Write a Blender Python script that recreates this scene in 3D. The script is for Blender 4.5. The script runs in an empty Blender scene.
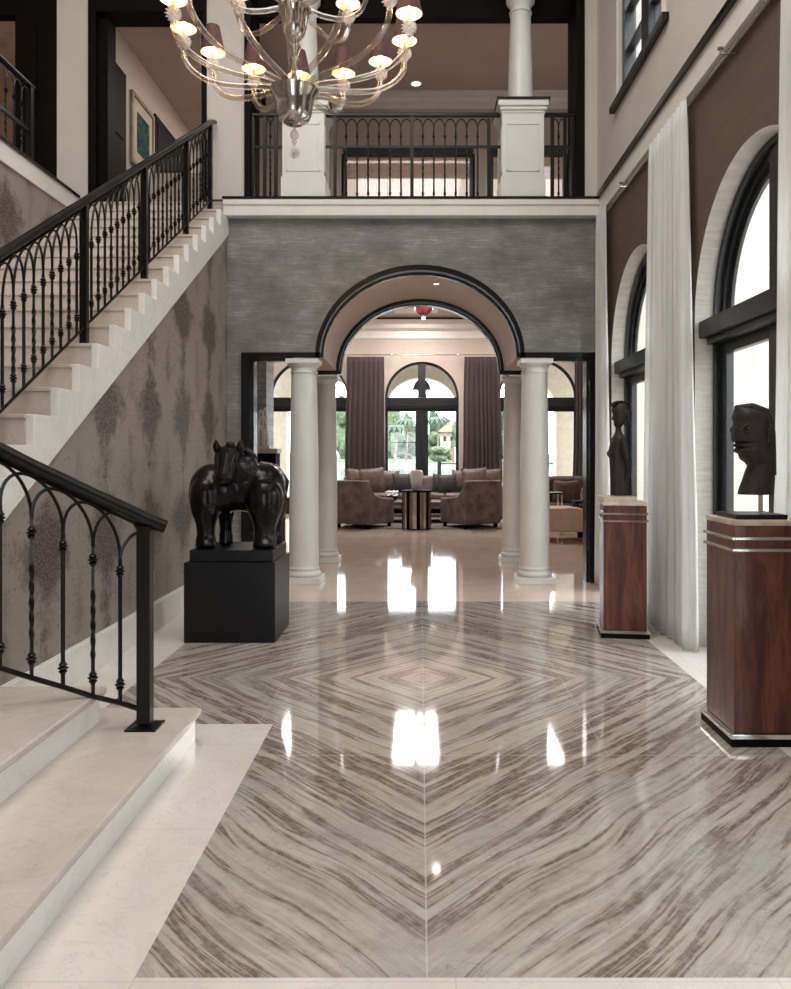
import bpy, math, random
from mathutils import Vector
random.seed(7)
PI=math.pi
S=bpy.context.scene
COL=S.collection
sin,cos=math.sin,math.cos

# ------------------------------------------------------------------ materials
def lin(c):
    return tuple(((x/255)/12.92 if x/255<=0.04045 else (((x/255)+0.055)/1.055)**2.4) for x in c)+(1,)
def newmat(name):
    m=bpy.data.materials.new(name); m.use_nodes=True
    nt=m.node_tree; b=nt.nodes['Principled BSDF']
    return m,nt,b
def N(nt,t,**k):
    n=nt.nodes.new(t)
    for a,v in k.items(): setattr(n,a,v)
    return n
def L(nt,a,b): nt.links.new(a,b)
def math_(nt,op,a,b=None,c=None,clamp=False):
    n=nt.nodes.new('ShaderNodeMath'); n.operation=op; n.use_clamp=clamp
    for i,v in enumerate((a,b,c)):
        if v is None: continue
        if isinstance(v,(int,float)): n.inputs[i].default_value=v
        else: nt.links.new(v,n.inputs[i])
    return n.outputs[0]
def ramp(nt,fac,stops):
    r=nt.nodes.new('ShaderNodeValToRGB'); cr=r.color_ramp
    while len(cr.elements)<len(stops): cr.elements.new(0.5)
    for e,(p,c) in zip(cr.elements,stops):
        e.position=p; e.color=c if len(c)==4 else lin(c)
    nt.links.new(fac,r.inputs[0]); return r.outputs[0]
def noise(nt,vec,scale,detail=4,rough=.5,dist=0):
    n=nt.nodes.new('ShaderNodeTexNoise'); n.inputs['Scale'].default_value=scale
    n.inputs['Detail'].default_value=detail; n.inputs['Roughness'].default_value=rough
    n.inputs['Distortion'].default_value=dist
    nt.links.new(vec,n.inputs['Vector']); return n.outputs['Fac']
def objco(nt,scale=None):
    t=nt.nodes.new('ShaderNodeTexCoord')
    if scale is None: return t.outputs['Object']
    mp=nt.nodes.new('ShaderNodeMapping'); mp.inputs['Scale'].default_value=scale
    nt.links.new(t.outputs['Object'],mp.inputs['Vector']); return mp.outputs[0]
def bump(nt,b,h,strength=.2,dist=.01):
    n=nt.nodes.new('ShaderNodeBump'); n.inputs['Strength'].default_value=strength
    n.inputs['Distance'].default_value=dist
    nt.links.new(h,n.inputs['Height']); nt.links.new(n.outputs[0],b.inputs['Normal'])
def mixc(nt,f,a,b,mode='MIX'):
    n=nt.nodes.new('ShaderNodeMix'); n.data_type='RGBA'; n.blend_type=mode
    if isinstance(f,(int,float)): n.inputs[0].default_value=f
    else: nt.links.new(f,n.inputs[0])
    for i,v in ((6,a),(7,b)):
        if isinstance(v,tuple): n.inputs[i].default_value=v if len(v)==4 else lin(v)
        else: nt.links.new(v,n.inputs[i])
    return n.outputs[2]
def simple(name,c,rough=.5,metal=0,var=.06,nscale=6,coat=0,stretch=(1,1,1),bmp=0,spec=None):
    m,nt,b=newmat(name)
    f=noise(nt,objco(nt,stretch),nscale,5)
    lo=tuple(max(0,x*(1-var*2)) for x in c); hi=tuple(min(255,x*(1+var*2)) for x in c)
    L(nt,ramp(nt,f,[(.3,lo),(.7,hi)]),b.inputs['Base Color'])
    b.inputs['Roughness'].default_value=rough; b.inputs['Metallic'].default_value=metal
    b.inputs['Coat Weight'].default_value=coat; b.inputs['Coat Roughness'].default_value=.05
    if spec is not None: b.inputs['Specular IOR Level'].default_value=spec
    if bmp: bump(nt,b,f,bmp,.01)
    return m
M={}
M['plaster']=simple('pale plaster',(198,191,182),.55,var=.01,nscale=2)
M['plaster_warm']=simple('warm plaster',(186,170,158),.6,var=.015,nscale=2)
M['trim_white']=simple('white painted wood',(222,217,208),.35,var=.01)
M['column_white']=simple('white column paint',(214,211,204),.3,var=.01,nscale=3)
M['taupe']=simple('taupe wallcovering',(92,77,66),.7,var=.03,nscale=3,stretch=(1,1,6))
M['reveal']=simple('cream reveal stone',(200,193,182),.5,var=.03,nscale=5,stretch=(1,1,7))
M['lacquer']=simple('black lacquer',(8,7,8),.22,var=.05,coat=.12,spec=.4)
M['iron']=simple('dark bronze iron',(9,7,7),.3,metal=0,var=.05,nscale=20,spec=.28)
M['darkframe']=simple('bronze window frame',(24,24,25),.35,var=.1)
M['darkwood']=simple('espresso wood',(12,7,6),.6,var=.15,stretch=(6,6,.6),spec=.1)
M['bronze']=simple('patinated bronze',(28,24,24),.22,metal=.65,var=.25,nscale=5)
M['plinth']=simple('black satin plinth',(9,8,10),.4,var=.08,spec=.3)
M['oldwood']=simple('dark carved wood',(32,24,23),.6,var=.25,nscale=14,stretch=(2,2,.6),bmp=.4)
M['steel']=simple('polished steel',(205,203,198),.14,metal=1,var=.03)
M['chrome']=simple('smoked chrome',(188,184,176),.14,metal=1,var=.06,nscale=8)
M['highlight_strip']=simple('blue grey painted highlight',(150,156,164),.25,metal=.4,var=.03)  # pale strip colour stands in for the highlight on the black lacquer
M['sofa']=simple('taupe velvet',(110,97,96),.75,var=.12,nscale=5,bmp=.05)
M['sofa_dark']=simple('brown fabric',(72,56,54),.85,var=.12)
M['cushion']=simple('bronze silk cushion',(80,64,56),.45,var=.12,nscale=9)
M['cushion_dark']=simple('dark cushion',(38,33,35),.6,var=.12,nscale=9)
M['cream_leather']=simple('cream leather',(222,200,176),.35,var=.02)
M['whitestone']=simple('white ceramic',(244,244,241),.3,var=.03,nscale=25,bmp=.1)
M['beigestone']=simple('beige stone',(205,190,168),.35,var=.05,nscale=12)
M['rug']=simple('grey rug',(92,84,86),.95,var=.15,nscale=30)
M['grass']=simple('lawn',(82,98,66),.9,var=.15,nscale=.4)
M['water']=simple('canal water',(120,128,128),.12,var=.08,nscale=.2,stretch=(1,6,1))
M['paving']=simple('patio paving',(150,146,138),.7,var=.05,nscale=1)
M['bark']=simple('bark',(110,98,84),.9,var=.2,nscale=4)
M['roof']=simple('orange clay tiles',(140,104,84),.8,var=.1,nscale=3)
M['extwall']=simple('sunlit cream stucco',(176,172,160),.8,var=.02,nscale=1)
M['housewall']=simple('pink house stucco',(185,168,158),.8,var=.02,nscale=1)
M['redpaint']=simple('red paint',(190,80,70),.6)
M['maroon']=simple('maroon glass',(70,22,26),.12,var=.15,coat=.5)
def leafmat(name,c):
    m,nt,b=newmat(name)
    f=noise(nt,objco(nt),1.4,6,.7)
    L(nt,ramp(nt,f,[(.3,tuple(x*.5 for x in c)),(.5,c),(.7,tuple(min(255,x*1.3) for x in c))]),b.inputs['Base Color'])
    b.inputs['Roughness'].default_value=.8
    return m
M['leaf']=leafmat('foliage green',(62,78,58)); M['leaf2']=leafmat('foliage light',(88,102,74)); M['palm']=leafmat('palm green',(72,88,70))
# sheers
def sheer(name,c,transp,transl=.5,rough=.8):
    m,nt,b=newmat(name); out=nt.nodes['Material Output']
    f=noise(nt,objco(nt,(3,3,.3)),8,3)
    col=ramp(nt,f,[(.3,tuple(x*.95 for x in c)),(.7,c)])
    d=N(nt,'ShaderNodeBsdfDiffuse'); t=N(nt,'ShaderNodeBsdfTranslucent'); tr=N(nt,'ShaderNodeBsdfTransparent')
    L(nt,col,d.inputs[0]); L(nt,col,t.inputs[0])
    m1=N(nt,'ShaderNodeMixShader'); m1.inputs[0].default_value=transl
    L(nt,d.outputs[0],m1.inputs[1]); L(nt,t.outputs[0],m1.inputs[2])
    m2=N(nt,'ShaderNodeMixShader'); m2.inputs[0].default_value=transp
    L(nt,m1.outputs[0],m2.inputs[1]); L(nt,tr.outputs[0],m2.inputs[2])
    L(nt,m2.outputs[0],out.inputs[0]); nt.nodes.remove(b)
    return m
M['sheer_white']=sheer('white sheer linen',(246,245,243),.05,.42)
M['sheer_dark']=sheer('dark brown sheer',(94,83,83),.2,.35)
M['blind']=sheer('cream blind cloth',(224,212,204),0,.6)
def glass(name,tint=(1,1,1,1),base=.04,rough=.0,gl=(1,1,1,1),edge=.5):
    m,nt,b=newmat(name); out=nt.nodes['Material Output']
    tr=N(nt,'ShaderNodeBsdfTransparent'); tr.inputs[0].default_value=tint
    g=N(nt,'ShaderNodeBsdfGlossy'); g.inputs['Roughness'].default_value=rough; g.inputs[0].default_value=gl
    ge=N(nt,'ShaderNodeNewGeometry'); dp=N(nt,'ShaderNodeVectorMath'); dp.operation='DOT_PRODUCT'
    L(nt,ge.outputs['Normal'],dp.inputs[0]); L(nt,ge.outputs['Incoming'],dp.inputs[1])
    k=math_(nt,'POWER',math_(nt,'SUBTRACT',1,math_(nt,'ABSOLUTE',dp.outputs['Value'])),4)
    n=noise(nt,objco(nt),3,2)
    f=math_(nt,'ADD',math_(nt,'ADD',math_(nt,'MULTIPLY',k,edge),base+.02),math_(nt,'MULTIPLY',n,.02),clamp=True)
    mx=N(nt,'ShaderNodeMixShader'); L(nt,f,mx.inputs[0]); L(nt,tr.outputs[0],mx.inputs[1]); L(nt,g.outputs[0],mx.inputs[2])
    L(nt,mx.outputs[0],out.inputs[0]); nt.nodes.remove(b); return m
M['pane']=glass('window glass',(.97,.98,.985,1),.0)
M['tubeglass']=glass('champagne blown glass',(.84,.80,.75,1),.14,.08,(.95,.91,.86,1),.9)
M['crystal']=glass('clear crystal',(.9,.9,.9,1),.3,.1)
def crystal_cup():
    m,nt,b=newmat('frosted crystal')
    f=noise(nt,objco(nt),60,3)
    L(nt,ramp(nt,f,[(.3,(225,214,208)),(.7,(250,246,242))]),b.inputs['Base Color'])
    b.inputs['Roughness'].default_value=.15; b.inputs['Subsurface Weight'].default_value=.3; b.inputs['Subsurface Radius'].default_value=(.02,.02,.02)
    return m
M['cup']=crystal_cup()
def emit(name,c,s):
    m,nt,b=newmat(name)
    f=noise(nt,objco(nt),3,2)
    L(nt,ramp(nt,f,[(.2,tuple(x*.97 for x in c)),(.8,c)]),b.inputs['Emission Color'])
    b.inputs['Emission Strength'].default_value=s; b.inputs['Base Color'].default_value=(.8,.8,.8,1); return m
M['bulb']=emit('warm bulb',(255,214,160),38)
M['downlight']=emit('warm downlight',(255,236,210),2.5)
M['shade_in']=simple('cream shade lining',(240,224,205),.8,var=.01)
M['shade']=simple('maroon silk shade',(68,28,26),.7,var=.06,nscale=30)
# wood veneer
def veneer():
    m,nt,b=newmat('rosewood veneer')
    v=objco(nt,(3.2,3.2,.42))
    f=noise(nt,v,3.2,8,.62,.6); g=noise(nt,objco(nt,(40,40,1.2)),3,3)
    c=ramp(nt,f,[(.28,(54,28,22)),(.45,(90,48,37)),(.56,(122,70,53)),(.72,(66,35,28))])
    c=mixc(nt,math_(nt,'MULTIPLY',g,.45),c,(40,18,16))
    L(nt,c,b.inputs['Base Color']); b.inputs['Roughness'].default_value=.35; b.inputs['Coat Weight'].default_value=.15; b.inputs['Coat Roughness'].default_value=.08; b.inputs['Specular IOR Level'].default_value=.35
    return m
M['veneer']=veneer()
# grey horizontally slubbed wallcovering
def slub():
    m,nt,b=newmat('grey woven wallcovering')
    f=noise(nt,objco(nt,(1.6,1.6,48)),2.2,5,.75)
    g=noise(nt,objco(nt,(1,1,1.6)),2.2,5,.65)
    x=math_(nt,'ADD',math_(nt,'MULTIPLY',f,.62),math_(nt,'MULTIPLY',g,.38))
    L(nt,ramp(nt,x,[(.36,(100,97,94)),(.48,(124,121,117)),(.56,(146,143,139)),(.64,(182,180,176))]),b.inputs['Base Color'])
    L(nt,ramp(nt,f,[(.4,(150,150,150)),(.7,(80,80,80))]),b.inputs['Roughness'])
    b.inputs['Metallic'].default_value=.15
    bump(nt,b,f,.15,.004); return m
M['slub']=slub()
# damask mural: columns of tapering stippled drops
def damask():
    m,nt,b=newmat('damask mural')
    tc=objco(nt); sp=N(nt,'ShaderNodeSeparateXYZ'); L(nt,tc,sp.inputs[0])
    y=sp.outputs[1]; z=sp.outputs[2]
    ay=math_(nt,'MULTIPLY',math_(nt,'ABSOLUTE',math_(nt,'SUBTRACT',math_(nt,'FRACT',math_(nt,'ADD',math_(nt,'DIVIDE',math_(nt,'SUBTRACT',y,5.73),.93),.5+10)),.5)),.93)
    h=math_(nt,'FRACT',math_(nt,'DIVIDE',math_(nt,'SUBTRACT',z,.36-.965*3),.965))
    w=ramp(nt,h,[(0,(.0,)*3+(1,)),(.02,(.075,)*3+(1,)),(.14,(.085,)*3+(1,)),(.28,(.11,)*3+(1,)),(.45,(.27,)*3+(1,)),(.60,(.34,)*3+(1,)),(.72,(.26,)*3+(1,)),(.85,(.12,)*3+(1,)),(.93,(.03,)*3+(1,)),(1,(.0,)*3+(1,))])
    n1=noise(nt,tc,6,5,.65)
    edge=math_(nt,'ADD',math_(nt,'SUBTRACT',w,ay),math_(nt,'ADD',math_(nt,'MULTIPLY',math_(nt,'SUBTRACT',n1,.5),.6),math_(nt,'MULTIPLY',math_(nt,'SUBTRACT',noise(nt,tc,20,3,.6),.5),.3)))
    mask=math_(nt,'MULTIPLY',math_(nt,'ADD',edge,.06),5,clamp=True)
    vo=N(nt,'ShaderNodeTexVoronoi'); vo.feature='DISTANCE_TO_EDGE'; vo.inputs['Scale'].default_value=38; L(nt,tc,vo.inputs['Vector'])
    st=math_(nt,'GREATER_THAN',vo.outputs['Distance'],.16)
    mm=math_(nt,'MULTIPLY',mask,math_(nt,'ADD',math_(nt,'MULTIPLY',st,-.5),1),clamp=True)
    # soft second printed motif between the drops, half a repeat up
    by2=math_(nt,'SUBTRACT',.465,ay)
    h2=math_(nt,'FRACT',math_(nt,'ADD',h,.5))
    e2=math_(nt,'SUBTRACT',math_(nt,'SUBTRACT',.13,by2),math_(nt,'MULTIPLY',math_(nt,'ABSOLUTE',math_(nt,'SUBTRACT',h2,.5)),.3))
    m2=math_(nt,'MULTIPLY',math_(nt,'ADD',e2,math_(nt,'MULTIPLY',math_(nt,'SUBTRACT',n1,.5),.5)),6,clamp=True)
    mm=math_(nt,'MAXIMUM',mm,math_(nt,'MULTIPLY',m2,math_(nt,'ADD',math_(nt,'MULTIPLY',st,-.35),.65)))
    vd=N(nt,'ShaderNodeTexVoronoi'); vd.inputs['Scale'].default_value=19; vd.inputs['Randomness'].default_value=.3; L(nt,tc,vd.inputs['Vector'])
    dots=math_(nt,'LESS_THAN',vd.outputs['Distance'],.26)
    mm=math_(nt,'MAXIMUM',mm,math_(nt,'MULTIPLY',math_(nt,'MULTIPLY',dots,math_(nt,'GREATER_THAN',noise(nt,tc,2.2,2),.46)),.5))
    # pale curved tips inside the tail of each drop
    base=mixc(nt,noise(nt,objco(nt,(3,3,40)),3,3),(132,121,113),(152,141,132))
    c=mixc(nt,math_(nt,'MULTIPLY',mm,.92),base,(62,48,44))
    L(nt,c,b.inputs['Base Color']); b.inputs['Roughness'].default_value=.5
    bump(nt,b,mm,.2,.004); return m
M['damask']=damask()
# book-matched grey marble laid in concentric diamonds
def marble():
    m,nt,b=newmat('book-matched grey marble')
    tc=objco(nt); sp=N(nt,'ShaderNodeSeparateXYZ'); L(nt,tc,sp.inputs[0])
    u=math_(nt,'ABSOLUTE',math_(nt,'SUBTRACT',sp.outputs[0],.02))
    v=math_(nt,'ABSOLUTE',math_(nt,'SUBTRACT',sp.outputs[1],5.32))
    cb=N(nt,'ShaderNodeCombineXYZ'); L(nt,u,cb.inputs[0]); L(nt,v,cb.inputs[1])
    big=noise(nt,cb.outputs[0],.55,2,.5); med=noise(nt,cb.outputs[0],2.6,3,.5)
    s=math_(nt,'ADD',u,math_(nt,'MULTIPLY',v,.93))
    far=math_(nt,'MULTIPLY',v,.42,clamp=True)
    s=math_(nt,'ADD',s,math_(nt,'MULTIPLY',math_(nt,'SUBTRACT',big,.5),math_(nt,'ADD',math_(nt,'MULTIPLY',far,.5),.06)))
    s=math_(nt,'ADD',s,math_(nt,'MULTIPLY',math_(nt,'SUBTRACT',med,.5),.05))
    t=math_(nt,'SUBTRACT',u,v)
    c2=N(nt,'ShaderNodeCombineXYZ'); L(nt,math_(nt,'MULTIPLY',s,3.1),c2.inputs[0]); L(nt,math_(nt,'MULTIPLY',t,.16),c2.inputs[1])
    f=noise(nt,c2.outputs[0],1.35,5,.62)
    col=ramp(nt,f,[(.26,(128,115,105)),(.335,(112,97,87)),(.36,(100,85,76)),(.385,(156,145,134)),(.44,(182,173,162)),(.475,(168,158,147)),(.49,(112,97,87)),(.51,(100,86,77)),(.525,(152,141,130)),(.565,(186,178,168)),(.61,(170,162,152)),(.635,(110,96,87)),(.655,(118,104,95)),(.675,(168,160,150)),(.78,(182,175,166))])
    c3=N(nt,'ShaderNodeCombineXYZ'); L(nt,math_(nt,'MULTIPLY',s,22),c3.inputs[0]); L(nt,math_(nt,'MULTIPLY',t,.5),c3.inputs[1])
    f2=noise(nt,c3.outputs[0],1.5,5,.6)
    col=mixc(nt,math_(nt,'MULTIPLY',ramp(nt,f2,[(.48,(0,0,0,1)),(.66,(1,1,1,1))]),.32),col,(134,121,110))
    patch=noise(nt,cb.outputs[0],1.3,4,.6)
    col=mixc(nt,math_(nt,'MULTIPLY',ramp(nt,patch,[(.48,(0,0,0,1)),(.62,(1,1,1,1))]),.5),col,(160,158,155))
    # cracks
    vo=N(nt,'ShaderNodeTexVoronoi'); vo.feature='DISTANCE_TO_EDGE'; vo.inputs['Scale'].default_value=2.6
    wp=N(nt,'ShaderNodeVectorMath'); wp.operation='ADD'; L(nt,tc,wp.inputs[0])
    nn=N(nt,'ShaderNodeTexNoise'); nn.inputs['Scale'].default_value=3; nn.inputs['Detail'].default_value=5; L(nt,tc,nn.inputs['Vector'])
    sc=N(nt,'ShaderNodeVectorMath'); sc.operation='SCALE'; sc.inputs[3].default_value=.9; L(nt,nn.outputs['Color'],sc.inputs[0]); L(nt,sc.outputs[0],wp.inputs[1])
    L(nt,wp.outputs[0],vo.inputs['Vector'])
    ck=math_(nt,'LESS_THAN',vo.outputs['Distance'],.005)
    ck=math_(nt,'MULTIPLY',ck,math_(nt,'GREATER_THAN',noise(nt,tc,1.7,2),.48))
    col=mixc(nt,math_(nt,'MULTIPLY',ck,.35),col,(90,78,70))
    # fine mottling
    mo=noise(nt,tc,26,6,.7)
    col=mixc(nt,math_(nt,'MULTIPLY',math_(nt,'SUBTRACT',mo,.42,clamp=True),1.5,clamp=True),col,(186,177,166))
    mo2=noise(nt,tc,11,7,.75)
    col=mixc(nt,math_(nt,'MULTIPLY',math_(nt,'SUBTRACT',mo2,.5,clamp=True),1.6,clamp=True),col,(116,104,95))
    # joints
    def line(val,pos,w=.0035): return math_(nt,'LESS_THAN',math_(nt,'ABSOLUTE',math_(nt,'SUBTRACT',val,pos)),w)
    j=line(u,0,.003)
    for p in (1.37,): j=math_(nt,'MAXIMUM',j,line(v,p))
    for p in (.92,): j=math_(nt,'MAXIMUM',j,math_(nt,'MULTIPLY',line(u,p,.002),math_(nt,'LESS_THAN',v,1.37)))
    col=mixc(nt,math_(nt,'MULTIPLY',j,.6),col,(196,190,182))
    L(nt,col,b.inputs['Base Color']); b.inputs['Roughness'].default_value=.055; b.inputs['IOR'].default_value=1.6
    return m
M['marble']=marble()
def cream(name,c1,c2,joint,rough=.06,tile=.92):
    m,nt,b=newmat(name); tc=objco(nt)
    f=noise(nt,tc,1.8,6,.6,.6)
    col=ramp(nt,f,[(.3,c1),(.62,c2)])
    v=noise(nt,tc,3.2,8,.7,1.5)
    vein=math_(nt,'MULTIPLY',math_(nt,'LESS_THAN',math_(nt,'ABSOLUTE',math_(nt,'SUBTRACT',v,.5)),.007),.3)
    col=mixc(nt,vein,col,tuple(x*.82 for x in c1))
    if joint:
        sp=N(nt,'ShaderNodeSeparateXYZ'); L(nt,tc,sp.inputs[0]); j=None
        for o,off in ((0,.82),(1,.51)):
            fr=math_(nt,'FRACT',math_(nt,'ADD',math_(nt,'DIVIDE',math_(nt,'ADD',sp.outputs[o],off),tile),20))
            l=math_(nt,'LESS_THAN',fr,.004); j=l if j is None else math_(nt,'MAXIMUM',j,l)
        col=mixc(nt,math_(nt,'MULTIPLY',j,.35),col,tuple(x*.7 for x in c1))
    L(nt,col,b.inputs['Base Color']); b.inputs['Roughness'].default_value=rough; b.inputs['IOR'].default_value=1.55
    return m
M['creamfloor']=cream('cream marble floor',(212,204,195),(222,215,207),True)
M['livingfloor']=cream('warm cream marble floor',(208,186,168),(220,200,183),True)
M['steps']=cream('cream marble steps',(190,177,167),(208,198,188),False,.1)
M['riserstone']=cream('white marble risers',(226,222,216),(236,233,228),False,.12)
def tiles():
    m,nt,b=newmat('grey stone tiles'); tc=objco(nt,(1,1,1))
    br=N(nt,'ShaderNodeTexBrick'); mp=N(nt,'ShaderNodeMapping'); mp.inputs['Rotation'].default_value=(PI/2,0,0); L(nt,tc,mp.inputs[0]); L(nt,mp.outputs[0],br.inputs[0])
    br.inputs['Scale'].default_value=1; br.inputs['Brick Width'].default_value=.14; br.inputs['Row Height'].default_value=.12; br.inputs['Mortar Size'].default_value=.004
    br.inputs['Color1'].default_value=lin((112,122,130)); br.inputs['Color2'].default_value=lin((178,188,196)); br.inputs['Mortar'].default_value=lin((90,90,90))
    L(nt,br.outputs[0],b.inputs['Base Color']); b.inputs['Roughness'].default_value=.35; return m
M['tiles']=tiles()
def art():
    m,nt,b=newmat('blue green abstract painting'); f=noise(nt,objco(nt),7,4,.7,1)
    L(nt,ramp(nt,f,[(.3,(20,26,30)),(.45,(36,70,96)),(.55,(60,92,70)),(.65,(120,100,60)),(.8,(30,34,40))]),b.inputs['Base Color']); b.inputs['Roughness'].default_value=.8; b.inputs['Specular IOR Level'].default_value=.1; return m
M['art']=art()
M['mat_board']=simple('cream picture mount',(196,184,164),.7,var=.01)
M['goldframe']=simple('champagne gilt frame',(128,112,94),.4,metal=.4)

# ------------------------------------------------------------------ mesh builder
W={}
class MB:
    def __init__(s): s.v=[]; s.f=[]; s.mi=[]; s.cur=0
    def add(s,vs,fs):
        o=len(s.v); s.v+= [tuple(p) for p in vs]; s.f+=[tuple(i+o for i in f) for f in fs]; s.mi+=[s.cur]*len(fs); return s
    def box(s,x0,x1,y0,y1,z0,z1):
        if x0>x1:x0,x1=x1,x0
        if y0>y1:y0,y1=y1,y0
        vs=[(x,y,z) for z in (z0,z1) for y in (y0,y1) for x in (x0,x1)]
        return s.add(vs,[(0,2,3,1),(4,5,7,6),(0,1,5,4),(2,6,7,3),(0,4,6,2),(1,3,7,5)])
    def lathe(s,prof,c=(0,0,0),n=32,ang0=0,scale=(1,1),cap=True):
        vs=[];fs=[]
        for r,z in prof:
            for k in range(n):
                a=2*PI*k/n+ang0; vs.append((c[0]+r*cos(a)*scale[0],c[1]+r*sin(a)*scale[1],c[2]+z))
        m=len(prof)
        for i in range(m-1):
            for k in range(n):
                k2=(k+1)%n; fs.append((i*n+k,i*n+k2,(i+1)*n+k2,(i+1)*n+k))
        if cap:
            fs.append(tuple(range(n))[::-1]); fs.append(tuple(range((m-1)*n,m*n)))
        return s.add(vs,fs)
    def prism(s,poly,axis,a0,a1):
        # poly in the plane orthogonal to axis; 'x': (y,z) 'y': (x,z) 'z': (x,y)
        def P(p,a):
            return {'x':(a,p[0],p[1]),'y':(p[0],a,p[1]),'z':(p[0],p[1],a)}[axis]
        n=len(poly); vs=[P(p,a0) for p in poly]+[P(p,a1) for p in poly]
        fs=[tuple(range(n)),tuple(range(2*n-1,n-1,-1))]+[(i,(i+1)%n,n+(i+1)%n,n+i) for i in range(n)]
        return s.add(vs,fs)
    def strip(s,A,B,axis,a0,a1,closed=False):
        # solid band between polylines A and B (same length) extruded along axis
        def P(p,a): return {'x':(a,p[0],p[1]),'y':(p[0],a,p[1]),'z':(p[0],p[1],a)}[axis]
        n=len(A); vs=[P(p,a0) for p in A]+[P(p,a0) for p in B]+[P(p,a1) for p in A]+[P(p,a1) for p in B]
        fs=[]
        for i in range(n-1 if not closed else n):
            j=(i+1)%n
            fs+=[(i,j,n+j,n+i),(2*n+i,3*n+i,3*n+j,2*n+j),(i,2*n+i,2*n+j,j),(n+i,n+j,3*n+j,3*n+i)]
        if not closed: fs+=[(0,n,3*n,2*n),(n-1,3*n-1,4*n-1,2*n-1)]
        return s.add(vs,fs)
    def tube(s,pts,r,n=10,ry=None,up=None,cap=True,tw=None):
        pts=[Vector(p) for p in pts]; m=len(pts); R=r if isinstance(r,(list,tuple)) else [r]*m
        vs=[];fs=[]
        t0=(pts[1]-pts[0]).normalized()
        ref=Vector(up) if up else (Vector((0,0,1)) if abs(t0.z)<.9 else Vector((0,1,0)))
        u=(ref-t0*ref.dot(t0)).normalized()
        for i,p in enumerate(pts):
            t=(pts[min(i+1,m-1)]-pts[max(i-1,0)]).normalized()
            u=(u-t*u.dot(t)).normalized(); w=t.cross(u)
            for k in range(n):
                a=2*PI*k/n+(tw[i] if tw else 0); rr=R[i]
                vs.append(p+u*cos(a)*(ry if ry else rr)+w*sin(a)*rr)
        for i in range(m-1):
            for k in range(n):
                k2=(k+1)%n; fs.append((i*n+k,i*n+k2,(i+1)*n+k2,(i+1)*n+k))
        if cap: fs.append(tuple(range(n))[::-1]); fs.append(tuple(range((m-1)*n,m*n)))
        return s.add(vs,fs)
    def ell(s,c,r,n=20,m=12,rot=None):
        vs=[];fs=[]
        for i in range(m+1):
            a=PI*i/m
            for k in range(n):
                b=2*PI*k/n; p=Vector((r[0]*sin(a)*cos(b),r[1]*sin(a)*sin(b),r[2]*cos(a)))
                if rot is not None: p=rot@p
                vs.append((c[0]+p.x,c[1]+p.y,c[2]+p.z))
        for i in range(m):
            for k in range(n):
                k2=(k+1)%n; fs.append((i*n+k,(i+1)*n+k,(i+1)*n+k2,i*n+k2))
        return s.add(vs,fs)
    def build(s,name,mat,parent=None,origin=None,smooth=True,bevel=0,angle=38,local=False,seg=2):
        if origin is None:
            if parent is not None: origin=(0,0,0) if local else W[parent.name]
            else:
                xs=[p[0] for p in s.v]; ys=[p[1] for p in s.v]; zs=[p[2] for p in s.v]
                origin=((min(xs)+max(xs))/2,(min(ys)+max(ys))/2,min(zs))
        O=Vector(origin)
        me=bpy.data.meshes.new(name); me.from_pydata([tuple(Vector(p)-O) for p in s.v],[],s.f); me.validate()
        mats=mat if isinstance(mat,(list,tuple)) else [mat]
        for m in mats: me.materials.append(m)
        if len(mats)>1:
            for p,i in zip(me.polygons,s.mi): p.material_index=i
        import bmesh
        bm=bmesh.new(); bm.from_mesh(me); bmesh.ops.recalc_face_normals(bm,faces=bm.faces); bm.to_mesh(me); bm.free()
        if smooth:
            for p in me.polygons: p.use_smooth=True
            me.set_sharp_from_angle(angle=math.radians(angle))
        o=bpy.data.objects.new(name,me); COL.objects.link(o)
        if parent is not None: o.parent=parent; W[o.name]=O
        else: o.location=O; W[o.name]=O
        if bevel:
            b=o.modifiers.new('bevel','BEVEL'); b.width=bevel; b.segments=seg; b.limit_method='ANGLE'; b.angle_limit=.6; b.harden_normals=False
        return o
def tag(o,label,cat,group=None,kind=None):
    o['label']=label; o['category']=cat
    if group: o['group']=group
    if kind: o['kind']=kind
    return o
def thing(name,loc,label,cat,group=None,rz=0):
    o=bpy.data.objects.new(name,None); COL.objects.link(o); o.location=loc; o.rotation_euler=(0,0,rz); o.empty_display_size=.1
    W[o.name]=Vector(loc); return tag(o,label,cat,group)
def struct(o): o['kind']='structure'; return o
def SB(name,mat,*boxes,**k):
    m=MB()
    for b in boxes: m.box(*b)
    return struct(m.build(name,mat,origin=(0,0,0),smooth=False,**k))
def copy_tree(o,parent=None):
    c=o.copy(); COL.objects.link(c)
    if parent is not None: c.parent=parent
    for ch in list(o.children): copy_tree(ch,c)
    return c
def arc(cx,cz,a,b,n=32,t0=0,t1=PI):
    return [(cx+a*cos(t0+(t1-t0)*i/n),cz+b*sin(t0+(t1-t0)*i/n)) for i in range(n+1)]

# ------------------------------------------------------------------ camera
cam=bpy.data.cameras.new('camera'); co=bpy.data.objects.new('camera',cam); COL.objects.link(co)
cam.sensor_fit='HORIZONTAL'; cam.sensor_width=24; cam.lens=24
cam.shift_x=-24.5/791; cam.shift_y=-39.5/791
co.location=(0,0,1.5); co.rotation_euler=(PI/2,0,0); cam.clip_end=800; cam.clip_start=.05
S.camera=co

# ================================================================== SETTING
XR=2.15      # right lower wall
XL=-2.27     # wall under the stair
YB=9.3       # back wall
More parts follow.
